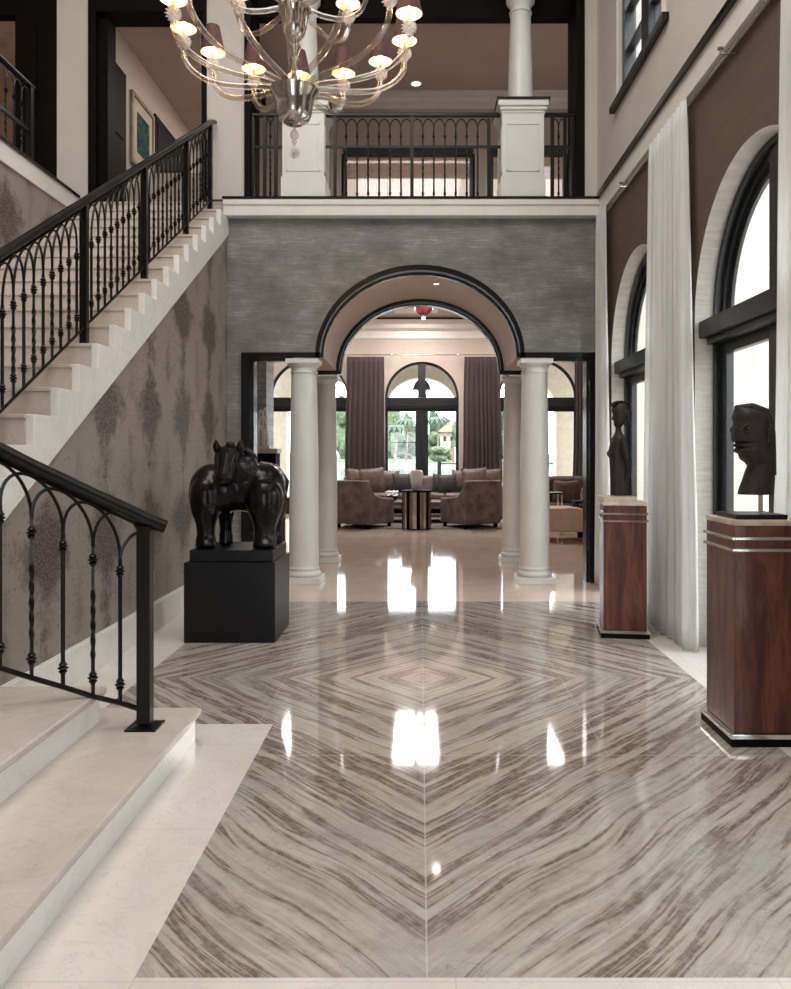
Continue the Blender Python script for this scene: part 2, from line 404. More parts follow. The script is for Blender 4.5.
# floor with inlaid field
m=MB()
xs=[-6.4,-1.87,-.82,1.84,2.6]; ys=[-3.6,2.27,4.41,8.1,10.86]
for i in range(4):
    for j in range(4):
        inl=(xs[i]>=-.83 and xs[i+1]<=1.85 and 2.2<ys[j]<8) or (xs[i]==-1.87 and ys[j]==4.41)
        m.cur=1 if inl else (2 if j==3 else 0)  # far hall row tinted to paint the living room's warm reflection
        m.add([(xs[i],ys[j],0),(xs[i+1],ys[j],0),(xs[i+1],ys[j+1],0),(xs[i],ys[j+1],0)],[(0,1,2,3)])
m.cur=2; m.add([(-6.4,10.86,0),(6.4,10.86,0),(6.4,21.2,0),(-6.4,21.2,0)],[(0,1,2,3)])
m.cur=0; m.box(-6.4,6.4,-3.6,21.2,-.2,-.01)
struct(m.build('floor',[M['creamfloor'],M['marble'],M['livingfloor']],origin=(0,0,0),smooth=False))
# lower back wall with the arched opening
def openprofile(X0,X1,Z1,xo=2.02,zs=2.65,a=1.14,b=.97):
    return [(X0,0),(-xo,0),(-xo,zs)]+[(x,z) for x,z in reversed(arc(0,zs,a,b))]+[(xo,zs),(xo,0),(X1,0),(X1,Z1),(X0,Z1)]
m=MB(); m.prism(openprofile(XL-.1,2.3,4.3),'y',YB,YB+.2)
m.mi=[0,0]+[1]*(len(m.mi)-2)
struct(m.build('wall_back',[M['slub'],M['plaster_warm']],origin=(0,0,0),angle=30))
m=MB(); m.prism([(-1.56,2.65)]+[(x,z) for x,z in reversed(arc(0,2.65,1.14,.97))]+[(1.56,2.65),(1.56,4.2),(-1.56,4.2)],'y',YB+.2,10.86)
SB('ceiling_aisle',M['plaster_warm'],(-2.5,-1.56,YB+.2,10.86,4.2,4.26),(1.56,2.5,YB+.2,10.86,4.2,4.26),(-1.56,1.56,YB+.2,10.86,4.2,4.26))
struct(m.build('ceiling_vault',M['plaster_warm'],origin=(0,0,0),angle=30))
# black lacquer mouldings
m=MB()
for (y0,y1,a0,b0,a1,b1) in ((YB-.06,YB,1.178,1.014,1.225,1.075),(YB-.05,YB+.0,1.13,.955,1.16,.99)):
    m.strip(arc(0,2.65,a0,b0),arc(0,2.65,a1,b1),'y',y0,y1)
for sx in (-1,1):
    m.box(sx*1.13,sx*2.09,YB-.06,YB,2.64,2.70); m.box(sx*1.5,sx*2.0,YB-.02,YB+.12,2.60,2.638)
    m.box(sx*1.99,sx*2.09,YB-.06,YB+.1,0,2.64); m.box(sx*1.955,sx*1.985,YB+.0,YB+.2,0,2.60)
struct(m.build('trim_1',M['lacquer'],origin=(0,0,0)))
m=MB(); m.strip(arc(0,2.65,1.16,.99),arc(0,2.65,1.178,1.014),'y',YB-.03,YB)  # front arch highlight laid in as a pale strip
struct(m.build('trim_14',M['highlight_strip'],origin=(0,0,0)))
m=MB(); m.strip(arc(0,2.65,1.093,.918),arc(0,2.65,1.106,.932),'y',10.79,10.80)  # highlight strip painted into the rear arch moulding
struct(m.build('trim_15',M['highlight_strip'],origin=(0,0,0)))
m=MB()
m.strip(arc(0,2.65,1.075,.90),arc(0,2.65,1.12,.945),'y',10.8,10.95)
m.strip(arc(0,2.65,1.12,.945),arc(0,2.65,1.15,.98),'y',10.74,10.85)
for sx in (-1,1): m.box(sx*1.08,sx*1.56,10.78,10.9,2.6,2.66)
struct(m.build('trim_2',M['lacquer'],origin=(0,0,0)))
SB('wall_aisle_left',M['plaster_warm'],(-2.55,-2.3,YB+.2,10.86,0,4.2))
SB('wall_aisle_right',M['plaster_warm'],(2.3,2.55,YB+.2,10.86,0,4.2))
# storey band
m=MB(); m.box(XL-.02,2.12,YB-.12,YB+.25,4.28,4.47)
m.box(XL-.02,2.12,YB-.14,YB-.1,4.40,4.47)
struct(m.build('trim_3',M['trim_white'],origin=(0,0,0),smooth=False,bevel=.01))
SB('trim_4',M['lacquer'],(XL-.02,2.1,YB-.15,YB+.2,4.47,4.495))
# right side band
m=MB(); m.box(2.08,2.4,-3.6,YB+.2,4.29,4.48)
struct(m.build('trim_5',M['trim_white'],origin=(0,0,0),smooth=False))
SB('trim_6',M['lacquer'],(2.045,2.1,-3.6,YB-.15,4.48,4.53))
# right lower wall with two arched openings
AW=[(5.16,1.03),(7.86,1.02)]; ZS=2.54
AW3=(2.0,1.03)
pts=[(-3.6,0)]
for yc,r in (AW3,)+tuple(AW):
    pts+=[(yc-r,0)]+[(y,z) for y,z in reversed(arc(yc,ZS,r,r))]+[(yc+r,0)]
pts+=[(9.5,0),(9.5,4.3),(-3.6,4.3)]
m=MB(); m.prism(pts,'x',XR,XR+.24)
n=len(pts)
for i in range(n):
    p,q=pts[i],pts[(i+1)%n]
    if p[0]>-3.5 and q[0]<9.4 and not (p[1]==0 and q[1]==0): m.mi[2+i]=1
struct(m.build('wall_right',[M['taupe'],M['reveal']],origin=(0,0,0),angle=30))
# upper right wall
UY0,UY1,UZ0,UZ1=6.68,8.37,5.2,7.6
UW=[(-.6,1.3),(3.1,5.0),(UY0,UY1)]
m=MB(); yy=-3.6
for a,b in UW: m.box(2.08,2.4,yy,a,4.53,8.6); m.box(2.08,2.4,a,b,4.53,UZ0); m.box(2.08,2.4,a,b,UZ1,8.6); yy=b
m.box(2.08,2.4,yy,9.5,4.53,8.6)
struct(m.build('wall_right_upper',M['plaster'],origin=(0,0,0),smooth=False))
# upper back wall: pilasters and lintel
SB('wall_back_upper',M['plaster'],(-4.26,-3.89,YB-.02,YB+.25,4.5,8.6),(-2.5,-2.06,YB-.02,YB+.25,4.5,8.6),(1.93,2.08,YB-.02,YB+.25,4.5,8.6),(-3.89,-2.5,YB,YB+.25,7.2,8.6),(-2.06,1.93,YB,YB+.25,7.2,8.6))
m=MB()
m.box(-1.985,1.83,YB+.36,YB+.5,6.84,7.12); m.box(-2.06,-1.985,YB-.04,YB+.5,4.5,7.2); m.box(1.83,1.93,YB-.04,YB+.5,4.5,7.2)
struct(m.build('trim_7',M['darkwood'],origin=(0,0,0),smooth=False,bevel=.006))
m=MB()
m.box(-3.89,-2.5,YB-.04,YB+.3,6.69,7.2); m.box(-3.89,-3.80,YB-.04,YB+.05,4.5,6.69); m.box(-3.80,-3.69,YB+.05,YB+.3,4.5,6.69); m.box(-2.56,-2.5,YB-.04,YB+.3,4.5,6.69)
struct(m.build('trim_8',M['darkwood'],origin=(0,0,0),smooth=False,bevel=.006))
# dark panelling at the end of the left gallery
m=MB(); m.box(-5.0,-4.26,YB+.0,YB+.15,4.5,8.6); m.box(-4.74,-4.5,YB-.03,YB,4.6,6.6); m.box(-6.4,-5.0,YB,YB+.15,6.68,8.6)
m.v=[((x if x>-4.99 or x<-5.01 else -4.76),y,z) for x,y,z in m.v]
struct(m.build('wall_gallery_panelling',M['darkwood'],origin=(0,0,0),smooth=False))
SB('wall_gallery_back',simple('brown plaster',(122,88,66),.7),(-6.4,-4.3,10.4,10.5,4.5,8.6))
SB('wall_left_outer',M['plaster_warm'],(-6.6,-6.4,-3.6,21.2,0,8.8))
# gallery slab, far wall of the stair
SB('wall_left_far',M['damask'],(-4.2,-3.97,1.5,YB,0,4.28))
m=MB(); m.box(-6.4,-3.95,-3.6,9.6,4.28,4.47)
struct(m.build('floor_gallery',M['trim_white'],origin=(0,0,0),smooth=False))
SB('trim_9',M['lacquer'],(-4.3,-3.93,-3.6,9.15,4.47,4.5))
# wall under the stair
def nose(i): return (4.61+.308*i, 1.739+.181*i)
SL=.181/.308
def zl(y): return 1.36+SL*(y-4.66)
m=MB(); m.prism([(4.18,0),(YB,0),(YB,zl(YB)),(4.18,zl(4.18))],'x',XL-.09,XL); m.prism([(3.2,.48),(4.18,.48),(4.18,zl(4.18)),(3.2,zl(3.2))],'x',XL-.09,XL)
struct(m.build('wall_left',M['damask'],origin=(0,0,0),smooth=False))
m=MB(); m.box(XL,XL+.025,3.9,YB,0,.235); m.box(XL,XL+.015,3.9,YB,.235,.25)
struct(m.build('baseboard_left',M['trim_white'],origin=(0,0,0),smooth=False))
m=MB(); m.box(XR-.02,XR,6.22,6.82,0,.2); m.box(XR-.02,XR,8.9,YB,0,.2)
struct(m.build('baseboard_right',M['trim_white'],origin=(0,0,0),smooth=False))
# ceilings / outer shell
SB('ceiling',M['plaster'],(-6.6,2.6,-3.8,9.6,8.6,8.8))
SB('wall_front',M['plaster'],(-6.6,-1.8,-3.8,-3.6,0,8.6),(.2,2.4,-3.8,-3.6,0,8.6),(-1.8,.2,-3.8,-3.6,2.9,8.6))
t=thing('wall_outlet',(XL,6.7,.40),'small white wall outlet plate on the patterned wall behind the newel post','outlet')
m=MB(); m.box(XL,XL+.008,6.66,6.74,.40,.52); m.build('plate',M['plaster'],t,smooth=False,bevel=.002)
for za in (.42,.47): m=MB(); m.box(XL+.008,XL+.011,6.68,6.72,za,za+.03); m.build('socket',M['trim_white'],t,smooth=False)
# ---- stair on the left
st=thing('staircase',(XL-.8,6.0,0),'cream marble staircase with white zigzag stringer climbing the left wall','staircase')
m=MB()
poly=[(2.2,.47)]
i0=-6
for i in range(i0,16):
    y,z=nose(i); poly+= [(y,z-.181),(y,z)]
yT,zT=nose(15); poly+=[(YB-.0,zT),(YB-.0,zl(YB))]; 
poly+=[(3.0,zl(3.0)),(2.5,.3)]
m.prism(poly,'x',XL-.03,XL+.02)
m.build('stringer',M['riserstone'],st,smooth=False,bevel=.004)
for i in range(i0,16):
    y,z=nose(i); y2=nose(i+1)[0] if i<15 else YB
    m=MB(); m.box(-3.96,XL-.03,y-.012,y2,z-.025,z); m.box(-3.96,XL-.03,y+.0,y+.03,z-.181,z-.025)
    m.build('step',M['steps'],st,smooth=False,bevel=.005)
# broad lower steps
for k,(x,y,z0,z1,lab) in enumerate(((-1.18,4.15,0,.17,'lowest broad cream marble step with newel post standing on it'),(-1.60,3.95,.17,.34,'second broad cream marble step behind the iron railing'),(-2.05,3.7,.34,.47,'third broad marble step at the left edge'))):
    t=thing('marble_step',((x-3.95)/2,1.2,z0),lab,'step','broad marble steps at lower left')
    m=MB(); m.box(-3.95,x,-2.5,y,z0,z1-.035); m.build('riser',M['riserstone'],t,smooth=False)
    m=MB(); m.box(-3.95,x+.03,-2.5,y+.02,z1-.035,z1); m.build('tread',M['steps'],t,smooth=False,bevel=.008)

# ---- upper hall behind the balcony
m=MB(); m.box(-2.5,2.08,YB+.25,12.6,4.26,4.47)
struct(m.build('floor_upper_hall',M['steps'],origin=(0,0,0),smooth=False))
SB('floor_left_hall',M['steps'],(-4.3,-2.5,YB,15.2,4.26,4.475))
SB('ceiling_upper_hall',M['plaster_warm'],(-2.5,3.2,YB+.2,12.6,7.12,7.3))
SB('wall_upper_hall_left',M['plaster_warm'],(-2.5,-2.4,YB+.25,15.2,4.47,7.12))
SB('wall_upper_hall_right',M['plaster_warm'],(2.6,2.7,YB+.25,12.6,4.47,7.12))
HY=12.4
ops=[(-1.9,-1.45),(-1.2,.83),(1.1,2.3)]
bx=[]; x=-2.4
for a,b in ops: bx.append((x,a,HY,HY+.15,4.47,7.12)); bx.append((a,b,HY,HY+.15,6.22,7.12)); x=b
bx.append((x,2.6,HY,HY+.15,4.47,7.12))
SB('wall_upper_hall_back',M['plaster_warm'],*bx)
m=MB(); m.prism([(HY,6.93),(HY,7.12),(HY-.22,7.12),(HY-.22,7.09),(HY-.12,7.05),(HY-.1,7.0),(HY-.03,6.96)],'x',-2.4,2.6)
struct(m.build('trim_10',M['trim_white'],origin=(0,0,0),smooth=False))
nw=1
for a,b in ops:
    m=MB(); m.box(a,b,HY-.03,HY+.1,6.2,6.32); m.box(a-.03,a+.05,HY+.0,HY+.12,4.47,6.22); m.box(b-.05,b+.03,HY+.0,HY+.12,4.47,6.22)
    w=struct(m.build('window_%d'%nw,M['darkframe'] ,origin=(0,0,0),smooth=False)); nw+=1; W[w.name]=Vector((0,0,0))
    m=MB(); m.box(a,b,HY+.06,HY+.07,4.47,6.22); m.build('pane',M['pane'],w,smooth=False)
    t=thing('roman_blind',((a+b)/2,HY+.11,4.5),'pale pink fabric blind in the %s window behind the balcony railing'%('left','middle','right')[ops.index((a,b))],'blind')
    m=MB(); m.box(a+.0,b-.0,HY+.13,HY+.14,4.48,6.22); m.build('cloth',M['blind'],t,smooth=False)
    m=MB(); 
    for k in range(3): m.box(a+.055,b-.055,HY+.085,HY+.11,5.86+.115*k,5.97+.115*k)
    m.build('fold',M['blind'],t,smooth=False)
# left hall
DY=[(9.7,10.13),(11.28,12.25)]
SB('wall_left_hall',M['plaster'],(-4.0,-3.8,9.55,15.2,4.47,7.0))
for k,(a,b) in enumerate(((9.56,10.15),(11.28,12.9))):
    m=MB(); m.box(-3.8,-3.77,a,b,4.48,6.37)
    d=struct(m.build('door_%d'%(k+1),M['darkwood'],origin=(0,0,0),smooth=False)); W[d.name]=Vector((0,0,0))
    m=MB(); m.box(-3.77,-3.76,a+.08,b-.08,4.6,5.4); m.box(-3.77,-3.76,a+.08,b-.08,5.5,6.28); m.build('door_panel',M['darkwood'],d,smooth=False)
SB('wall_left_hall_end',M['plaster_warm'],(-4.0,-2.4,15.1,15.3,4.47,7.0))
SB('ceiling_left_hall',M['plaster_warm'],(-4.3,-2.4,9.55,15.3,6.84,7.1))
# ---- living room shell
YL=21.0; LW=[(-2.95,1.05),(.05,.98),(3.13,1.05)]; ZL=3.03
pts=[(-6.4,0)]
for xc,r in LW: pts+=[(xc-r,0)]+[(x,z) for x,z in reversed(arc(xc,ZL,r,r*.97))]+[(xc+r,0)]
pts+=[(6.4,0),(6.4,5.3),(-6.4,5.3)]
m=MB(); m.prism(pts,'y',YL,YL+.25); struct(m.build('wall_living_far',M['plaster_warm'],origin=(0,0,0),angle=30))
SB('wall_living_right',M['plaster_warm'],(6.4,6.6,10.6,21.2,0,5.3))
SB('wall_living_near',M['plaster_warm'],(-6.4,-2.5,10.66,10.86,0,5.3),(2.5,6.4,10.66,10.86,0,5.3),(-6.4,6.4,10.86,12.66,4.2,4.26),(-6.4,6.4,14.95,15.0,4.3,5.3))
SB('ceiling_living',M['plaster_warm'],(-6.4,6.4,15.0,21.2,5.1,5.3),(-6.4,6.4,12.66,15.0,4.3,4.4))
m=MB(); m.prism([(YL,4.55),(YL,5.1),(YL-.4,5.1),(YL-.4,5.07),(YL-.2,4.95),(YL-.2,4.85),(YL-.06,4.78),(YL-.06,4.6)],'x',-6.4,6.4)
struct(m.build('trim_12',M['trim_white'],origin=(0,0,0),smooth=False))
SB('trim_13',M['darkwood'],(-6.4,6.4,YL-.42,YL-.39,5.04,5.075))

# ------------------------------------------------------------------ windows
def arched_window(name,axis,c,r,zs,p,dirn,fw=.1,stile=.13,mull=.2,tran=(2.4,2.54),proud=.05,rb=None,depth=.1):
    """axis 'x': the opening lies in a plane x=p and runs along y; 'y': plane y=p along x. dirn = into the room"""
    rb=rb or r
    def bx(m,u0,u1,d0,d1,z0,z1):
        a,b=sorted((p+dirn*d0,p+dirn*d1))
        if axis=='x': m.box(a,b,u0,u1,z0,z1)
        else: m.box(u0,u1,a,b,z0,z1)
    def ring(m,r0,r1,d0,d1):
        a,b=sorted((p+dirn*d0,p+dirn*d1))
        k0=rb/r
        m.strip(arc(c,zs,r0,r0*k0),arc(c,zs,r1,r1*k0),axis,a,b)
    m=MB()
    ring(m,r-fw*.45,r,0,depth); ring(m,r-fw,r-fw*.45,0,depth*.55); ring(m,r-fw*1.7,r-fw,0,depth*.25)
    for s in (-1,1):
        bx(m,c+s*(r-fw*.45) if s<0 else c+r-fw*.45, c+s*r if s>0 else c-r, 0,depth,0,zs) if s>0 else bx(m,c-r,c-r+fw*.45,0,depth,0,zs)
        a,b=(c-r+fw*.45,c-r+fw) if s<0 else (c+r-fw,c+r-fw*.45)
        bx(m,a,b,0,depth*.55,0,zs)
    w=struct(m.build(name,M['darkframe'],origin=(0,0,0),angle=30)); W[w.name]=Vector((0,0,0))
    m=MB(); bx(m,c-r-.0,c+r+.0,-.02,depth+proud,tran[0]+.05,tran[1]); bx(m,c-r+.02,c+r-.02,0,depth+proud*.5,tran[0],tran[0]+.05); m.build('transom',M['darkframe'],w,smooth=False,bevel=.006)
    m=MB(); bx(m,c-mull*.3,c+mull*.3,0,depth*.8,tran[1],zs+rb-fw*.5); m.build('mullion',M['darkframe'],w,smooth=False,bevel=.005)
    for s in (-1,1):
        a,b=(c-r+fw,c) if s<0 else (c,c+r-fw)
        m=MB()
        ms=mull/2
        e0,e1=(stile,ms) if s<0 else (ms,stile)
        bx(m,a,a+e0,0,depth*.6,0.01,tran[0]); bx(m,b-e1,b,0,depth*.6,0.01,tran[0])
        bx(m,a+e0,b-e1,0,depth*.6,.01,.22); bx(m,a+e0,b-e1,0,depth*.6,tran[0]-.08,tran[0])
        m.build('door_leaf',M['darkframe'],w,smooth=False,bevel=.005)
        m=MB(); bx(m,a+e0,b-e1,depth*.25,depth*.3,.22,tran[0]-.08); m.build('pane',M['pane'],w,smooth=False)
    m=MB(); pl=arc(c,zs,r-fw,(r-fw)*rb/r)
    a,b=sorted((p+dirn*depth*.25,p+dirn*depth*.3)); m.prism(pl,axis,a,b); m.build('arch_pane',M['pane'],w,smooth=False)
    return w
PR=2.39
k=4
for yc,r in tuple(AW)+(AW3,):
    arched_window('window_%d'%k,'x',yc,r,ZS,PR,-1,fw=.10,stile=.07,mull=.26,tran=(2.36,2.54),proud=.11,depth=.10); k+=1
for xc,r in LW:
    arched_window('window_%d'%k,'y',xc,r,ZL,YL+.2,-1,fw=.035,stile=.04,mull=.34,tran=(2.74,3.03),proud=.04,rb=r*.97,depth=.12); k+=1
# upper right window
X0,X1=2.14,2.26
for wa,wb in reversed(UW):
    m=MB()
    m.box(X0,X1,wa,wa+.1,UZ0,UZ1); m.box(X0,X1,wb-.1,wb,UZ0,UZ1); m.box(X0,X1,wa+.1,wb-.1,UZ1-.1,UZ1); m.box(X0,X1,wa+.1,wb-.1,UZ0,UZ0+.1)
    w=struct(m.build('window_%d'%k,M['darkframe'],origin=(0,0,0),smooth=False)); W[w.name]=Vector((0,0,0)); k+=1
    m=MB(); m.box(2.02,2.16,wa-.08,wb+.08,UZ0-.06,UZ0); m.build('window_sill',M['lacquer'],w,smooth=False)
    m=MB(); yc=(wa+wb)/2; m.box(X0,X1,yc-.12,yc+.12,UZ0+.1,UZ1-.1); m.build('mullion',M['darkframe'],w,smooth=False)
    m=MB()
    for q in range(1,5): z=UZ0+.1+q*.42; m.box(X0+.02,X1-.02,wa+.1,yc-.12,z,z+.03); m.box(X0+.02,X1-.02,yc+.12,wb-.1,z,z+.03)
    m.build('glazing_bar',M['darkframe'],w,smooth=False)
    for a,b in ((wa+.1,yc-.12),(yc+.12,wb-.1)):
        m=MB(); m.box(X0+.05,X0+.06,a,b,UZ0+.1,UZ1-.1); m.build('pane',M['pane'],w,smooth=False)
# entrance glazing behind the viewpoint
m=MB()
for x in (-1.8,-.83,.14): m.box(x,x+.06,-3.75,-3.65,0,2.9)
for z in (0,2.2,2.84): m.box(-1.8,.2,-3.74,-3.66,z,z+.06)
w=struct(m.build('window_%d'%k,M['darkframe'],origin=(0,0,0),smooth=False)); W[w.name]=Vector((0,0,0))
m=MB(); m.box(-1.8,.2,-3.705,-3.7,0,2.9); m.build('pane',M['pane'],w,smooth=False)

# ------------------------------------------------------------------ columns
def column(x,y,h,r,label,mat,sub=1.0):
    t=thing('column',(x,y,0),label,'column','round columns of the arched opening')
    pw=r*1.25
    m=MB(); m.box(x-pw,x+pw,y-pw,y+pw,0,.075); m.build('plinth',mat,t,smooth=False,bevel=.006)
    prof=[(r*1.1,.075)]
    prof+=[(r*1.08+.08*r*sin(PI*q/8),.075+.06*q/8) for q in range(9)]+[(r*1.04,.14),(r*1.04,.155)]
    prof+=[(r*1.02+.04*r*sin(PI*q/6),.155+.03*q/6) for q in range(7)]+[(r,.2)]
    m=MB(); m.lathe(prof,(x,y,0),40); m.build('base',mat,t)
    prof=[(r,.2)]+[(r*(1-.15*max(0,(q/12-.25)/.75)**1.4),.2+(h-.36)*q/12) for q in range(13)]
    m=MB(); m.lathe(prof,(x,y,0),48); m.build('shaft',mat,t)
    rt=r*.85; z=h-.16
    prof=[(rt*1.08,z),(rt*1.08,z+.02),(rt,z+.025),(rt,z+.06),(rt*1.06,z+.065),(rt*1.2,z+.09),(rt*1.27,z+.11)]
    m=MB(); m.lathe(prof,(x,y,0),40); m.box(x-rt*1.27,x+rt*1.27,y-rt*1.27,y+rt*1.27,h-.05,h); m.build('capital',mat,t)
    return t
column(-1.37,9.35,2.62,.175,'front left round white column beside the horse sculpture',M['column_white'])
column(1.355,9.35,2.62,.175,'front right round white column under the arch',M['column_white'])
column(-1.32,11.15,2.6,.155,'rear left round cream column, partly behind the front one',M['column_white'])
column(1.32,11.15,2.6,.155,'rear right round cream column, partly behind the front one',M['column_white'])
def ped_column(x,y,label):
    t=thing('balcony_column',(x,y,4.5),label,'column','columns standing on the balcony')
    z=4.5
    m=MB(); m.box(x-.26,x+.26,y-.26,y+.26,z,z+.24); m.box(x-.245,x+.245,y-.245,y+.245,z+.24,z+.98); m.build('pedestal',M['column_white'],t,smooth=False,bevel=.006)
    m=MB()
    for s in (-1,):
        yy=y-.245
        for b in ((x-.19,x-.175),(x+.175,x+.19)): m.box(b[0],b[1],yy-.008,yy,z+.3,z+.86)
        for b in ((z+.3,z+.315),(z+.845,z+.86)): m.box(x-.19,x+.19,yy-.008,yy,b[0],b[1])
        xx=x+(.245 if x<0 else -.245); d=.008 if x<0 else -.008
        for b in ((y-.19,y-.175),(y+.175,y+.19)): m.box(xx,xx+d,b[0],b[1],z+.3,z+.86)
        for b in ((z+.3,z+.315),(z+.845,z+.86)): m.box(xx,xx+d,y-.19,y+.19,b[0],b[1])
    m.build('panel_moulding',M['column_white'],t,smooth=False)
    m=MB()
    for q,(e,za,zb) in enumerate(((.255,.98,1.01),(.275,1.01,1.05),(.295,1.05,1.12))): m.box(x-e,x+e,y-e,y+e,z+za,z+zb)
    m.build('cornice',M['column_white'],t,smooth=False,bevel=.008)
    m=MB(); m.box(x-.31,x+.31,y-.31,y+.31,z+1.12,z+1.145); m.build('cap_slab',M['lacquer'],t,smooth=False)
    z2=z+1.145; H=7.19-z2
    prof=[(.175,0),(.175,.03),(.165,.05),(.15,.06)]+[(.15-.03*(q/10)**1.3,.06+(H-.50)*q/10) for q in range(11)]+[(.135,H-.43),(.135,H-.41),(.12,H-.40),(.12,H-.36),(.155,H-.31),(.17,H-.29),(.17,H)]
    m=MB(); m.lathe(prof,(x,y,z2),40); m.build('shaft',M['column_white'],t)
ped_column(1.2,9.45,'right balcony column on its square panelled pedestal')
ped_column(-1.36,9.45,'left balcony column on its square pedestal, behind the chandelier')

# ------------------------------------------------------------------ ironwork
cache={}
def bal_mesh(h,twist,r=.009):
    key=(round(h,3),twist,r)
    if key in cache: return cache[key]
    m=MB(); n=40; pts=[(0,0,h*q/n) for q in range(n+1)]
    if twist:
        R=[r*1.35 if .25<q/n<.72 else r*1.1 for q in range(n+1)]
        tw=[ (min(max(q/n,.25),.72)-.25)*PI*5 for q in range(n+1)]
        m.tube(pts,R,4,up=(1,0,0),tw=tw)
    else: m.tube([pts[0],pts[-1]],r*1.15,8,up=(1,0,0))
    o=m.build('baluster',M['iron'],origin=(0,0,0),angle=30); me=o.data; bpy.data.objects.remove(o); cache[key]=me; return me
def knot_mesh(R,H):
    key=('k',R,H)
    if key in cache: return cache[key]
    m=MB(); prof=[(R*.45,-H/2)]
    for c,rr in ((-.27,.8),(0,1),(.27,.8)):
        prof+=[(R*.5,(c-.13)*H),(R*rr*.85,(c-.06)*H),(R*rr,c*H),(R*rr*.85,(c+.06)*H),(R*.5,(c+.13)*H)]
    prof+=[(R*.45,H/2)]; m.lathe(prof,(0,0,0),10)
    o=m.build('knot',M['iron'],origin=(0,0,0)); me=o.data; bpy.data.objects.remove(o); cache[key]=me; return me
def addm(name,me,parent,loc):
    o=bpy.data.objects.new(name,me); COL.objects.link(o); o.parent=parent; o.location=loc; return o
def baluster(root,p,h,twist,knots,kr=.024,kh=.06,r=.009):
    b=addm('baluster',bal_mesh(h,twist,r),root,Vector(p)-W[root.name])
    for k in knots: addm('knot',knot_mesh(kr,kh),b,(0,0,k))
def archpart(root,A,B,rise,r=.0075,n=16):
    A=Vector(A);B=Vector(B); pts=[]
    for q in range(n+1):
        t=q/n; s=(1-cos(PI*t))/2
        p=A.lerp(B,s); p.z+=rise*sin(PI*t)**.9 if 0<t<1 else 0
        pts.append(p)
    m=MB(); m.tube(pts,r,6); m.build('arch_rod',M['iron'],root)
# stair railing
def nz(y): return 1.739+SL*(y-4.61)
rl=thing('stair_railing',(-2.4,6.5,nz(6.5)),'long dark iron railing with arched tops rising up the staircase','railing')
xr=-2.4
posts=[4.61+.308*i+.12 for i in (-1,3,7,11,14)]
for py,i in zip(posts,(-1,3,7,11,14)):
    m=MB(); m.box(xr-.026,xr+.026,py-.026,py+.026,nose(i)[1]-.001,nz(py)+.95); m.build('newel_post',M['iron'],rl,smooth=False,bevel=.004)
y0,y1=4.0,posts[-1]+.03
def hand(m,pts,w=.034,h=.027): m.tube(pts,w,14,ry=h)
m=MB(); hand(m,[(xr,y0,nz(y0)+.96),(xr,(y0+y1)/2,nz((y0+y1)/2)+.96),(xr,y1,nz(y1)+.96),(xr,y1+.16,nz(y1+.1)+.965)]); m.build('handrail',M['iron'],rl)
m=MB(); m.tube([(xr,y0,nz(y0)+.915),(xr,y1,nz(y1)+.915)],.012,4,up=(1,0,0)); m.build('top_rail',M['iron'],rl,smooth=False)
m=MB(); m.tube([(xr,y0,nz(y0)+.06),(xr,y1,nz(y1)+.06)],.013,4,up=(1,0,0)); m.build('bottom_rail',M['iron'],rl,smooth=False)
for a,b in zip(posts[:-1],posts[1:]):
    n=10 if b-a>1 else 7
    ysb=[a+(b-a)*q/n for q in range(n+1)]
    for q,y in enumerate(ysb):
        if 0<q<n: baluster(rl,(xr,y,nz(y)+.06),.60,q%2==0,(.12,.55))
    for q in range(n-1):
        ya,yb=ysb[q],ysb[q+2]
        archpart(rl,(xr,ya,nz(ya)+.66),(xr,yb,nz(yb)+.66),.24)
# lower curved railing
LX=[-1.345,-1.452,-1.567,-1.688,-1.807,-1.922,-2.03,-2.13]
LYs=[3.87,3.83,3.79,3.74,3.68,3.62,3.55,3.47]
def pz(px_y,Y): return 1.5-(px_y-455)*Y/791
bz=[pz(711,3.87),pz(703,3.83),pz(696.5,3.79),pz(687,3.74),pz(678,3.68),pz(668,3.62),pz(655,3.55),pz(640,3.47)]
hz=[pz(519,3.87),pz(507,3.83),pz(495,3.79),pz(480.5,3.74),pz(466,3.68),pz(450,3.62),pz(436,3.55),pz(420,3.47)]
lr=thing('lower_railing',(-1.345,3.87,.17),'dark iron railing with thick handrail sweeping down to the lowest marble step','railing')
m=MB(); x,y=-1.345,3.87
m.prism([(x-.075,y-.075),(x+.075,y-.075),(x+.075,y+.075),(x-.075,y+.075)],'z',.17,.178); m.lathe([(.06*1.41,.178),(.036*1.41,.184)],(x,y,0),4,PI/4)
m.build('base_plate',M['iron'],lr,smooth=False)
m=MB(); m.box(x-.033,x+.033,y-.033,y+.033,.19,hz[0]-.03); m.build('newel_post',M['iron'],lr,smooth=False,bevel=.005)
pts=[(x+.09,y+.03,hz[0]-.042),(x+.05,y+.015,hz[0]-.024)]+[(LX[i],LYs[i],hz[i]) for i in range(8)]
m=MB(); m.tube(pts,.042,16,ry=.034); m.build('handrail',M['iron'],lr)
m=MB(); m.tube([(a,b,c-.038) for a,b,c in pts[2:]],.013,4,up=(0,0,1)); m.build('top_rail',M['iron'],lr,smooth=False)
m=MB(); m.tube([(LX[i],LYs[i],bz[i]) for i in range(8)],.013,6); m.build('bottom_rail',M['iron'],lr)
for i in range(1,8):
    hh=hz[i]-.25-bz[i]
    baluster(lr,(LX[i],LYs[i],bz[i]),hh,i%2==0,(.09,hh-.06),.026,.06,.0088)
for i in range(0,6):
    za=hz[i]-.25 if i else hz[0]-.2
    archpart(lr,(LX[i],LYs[i],za),(LX[i+2],LYs[i+2],hz[i+2]-.25),.2,.008,20)
m=MB(); 
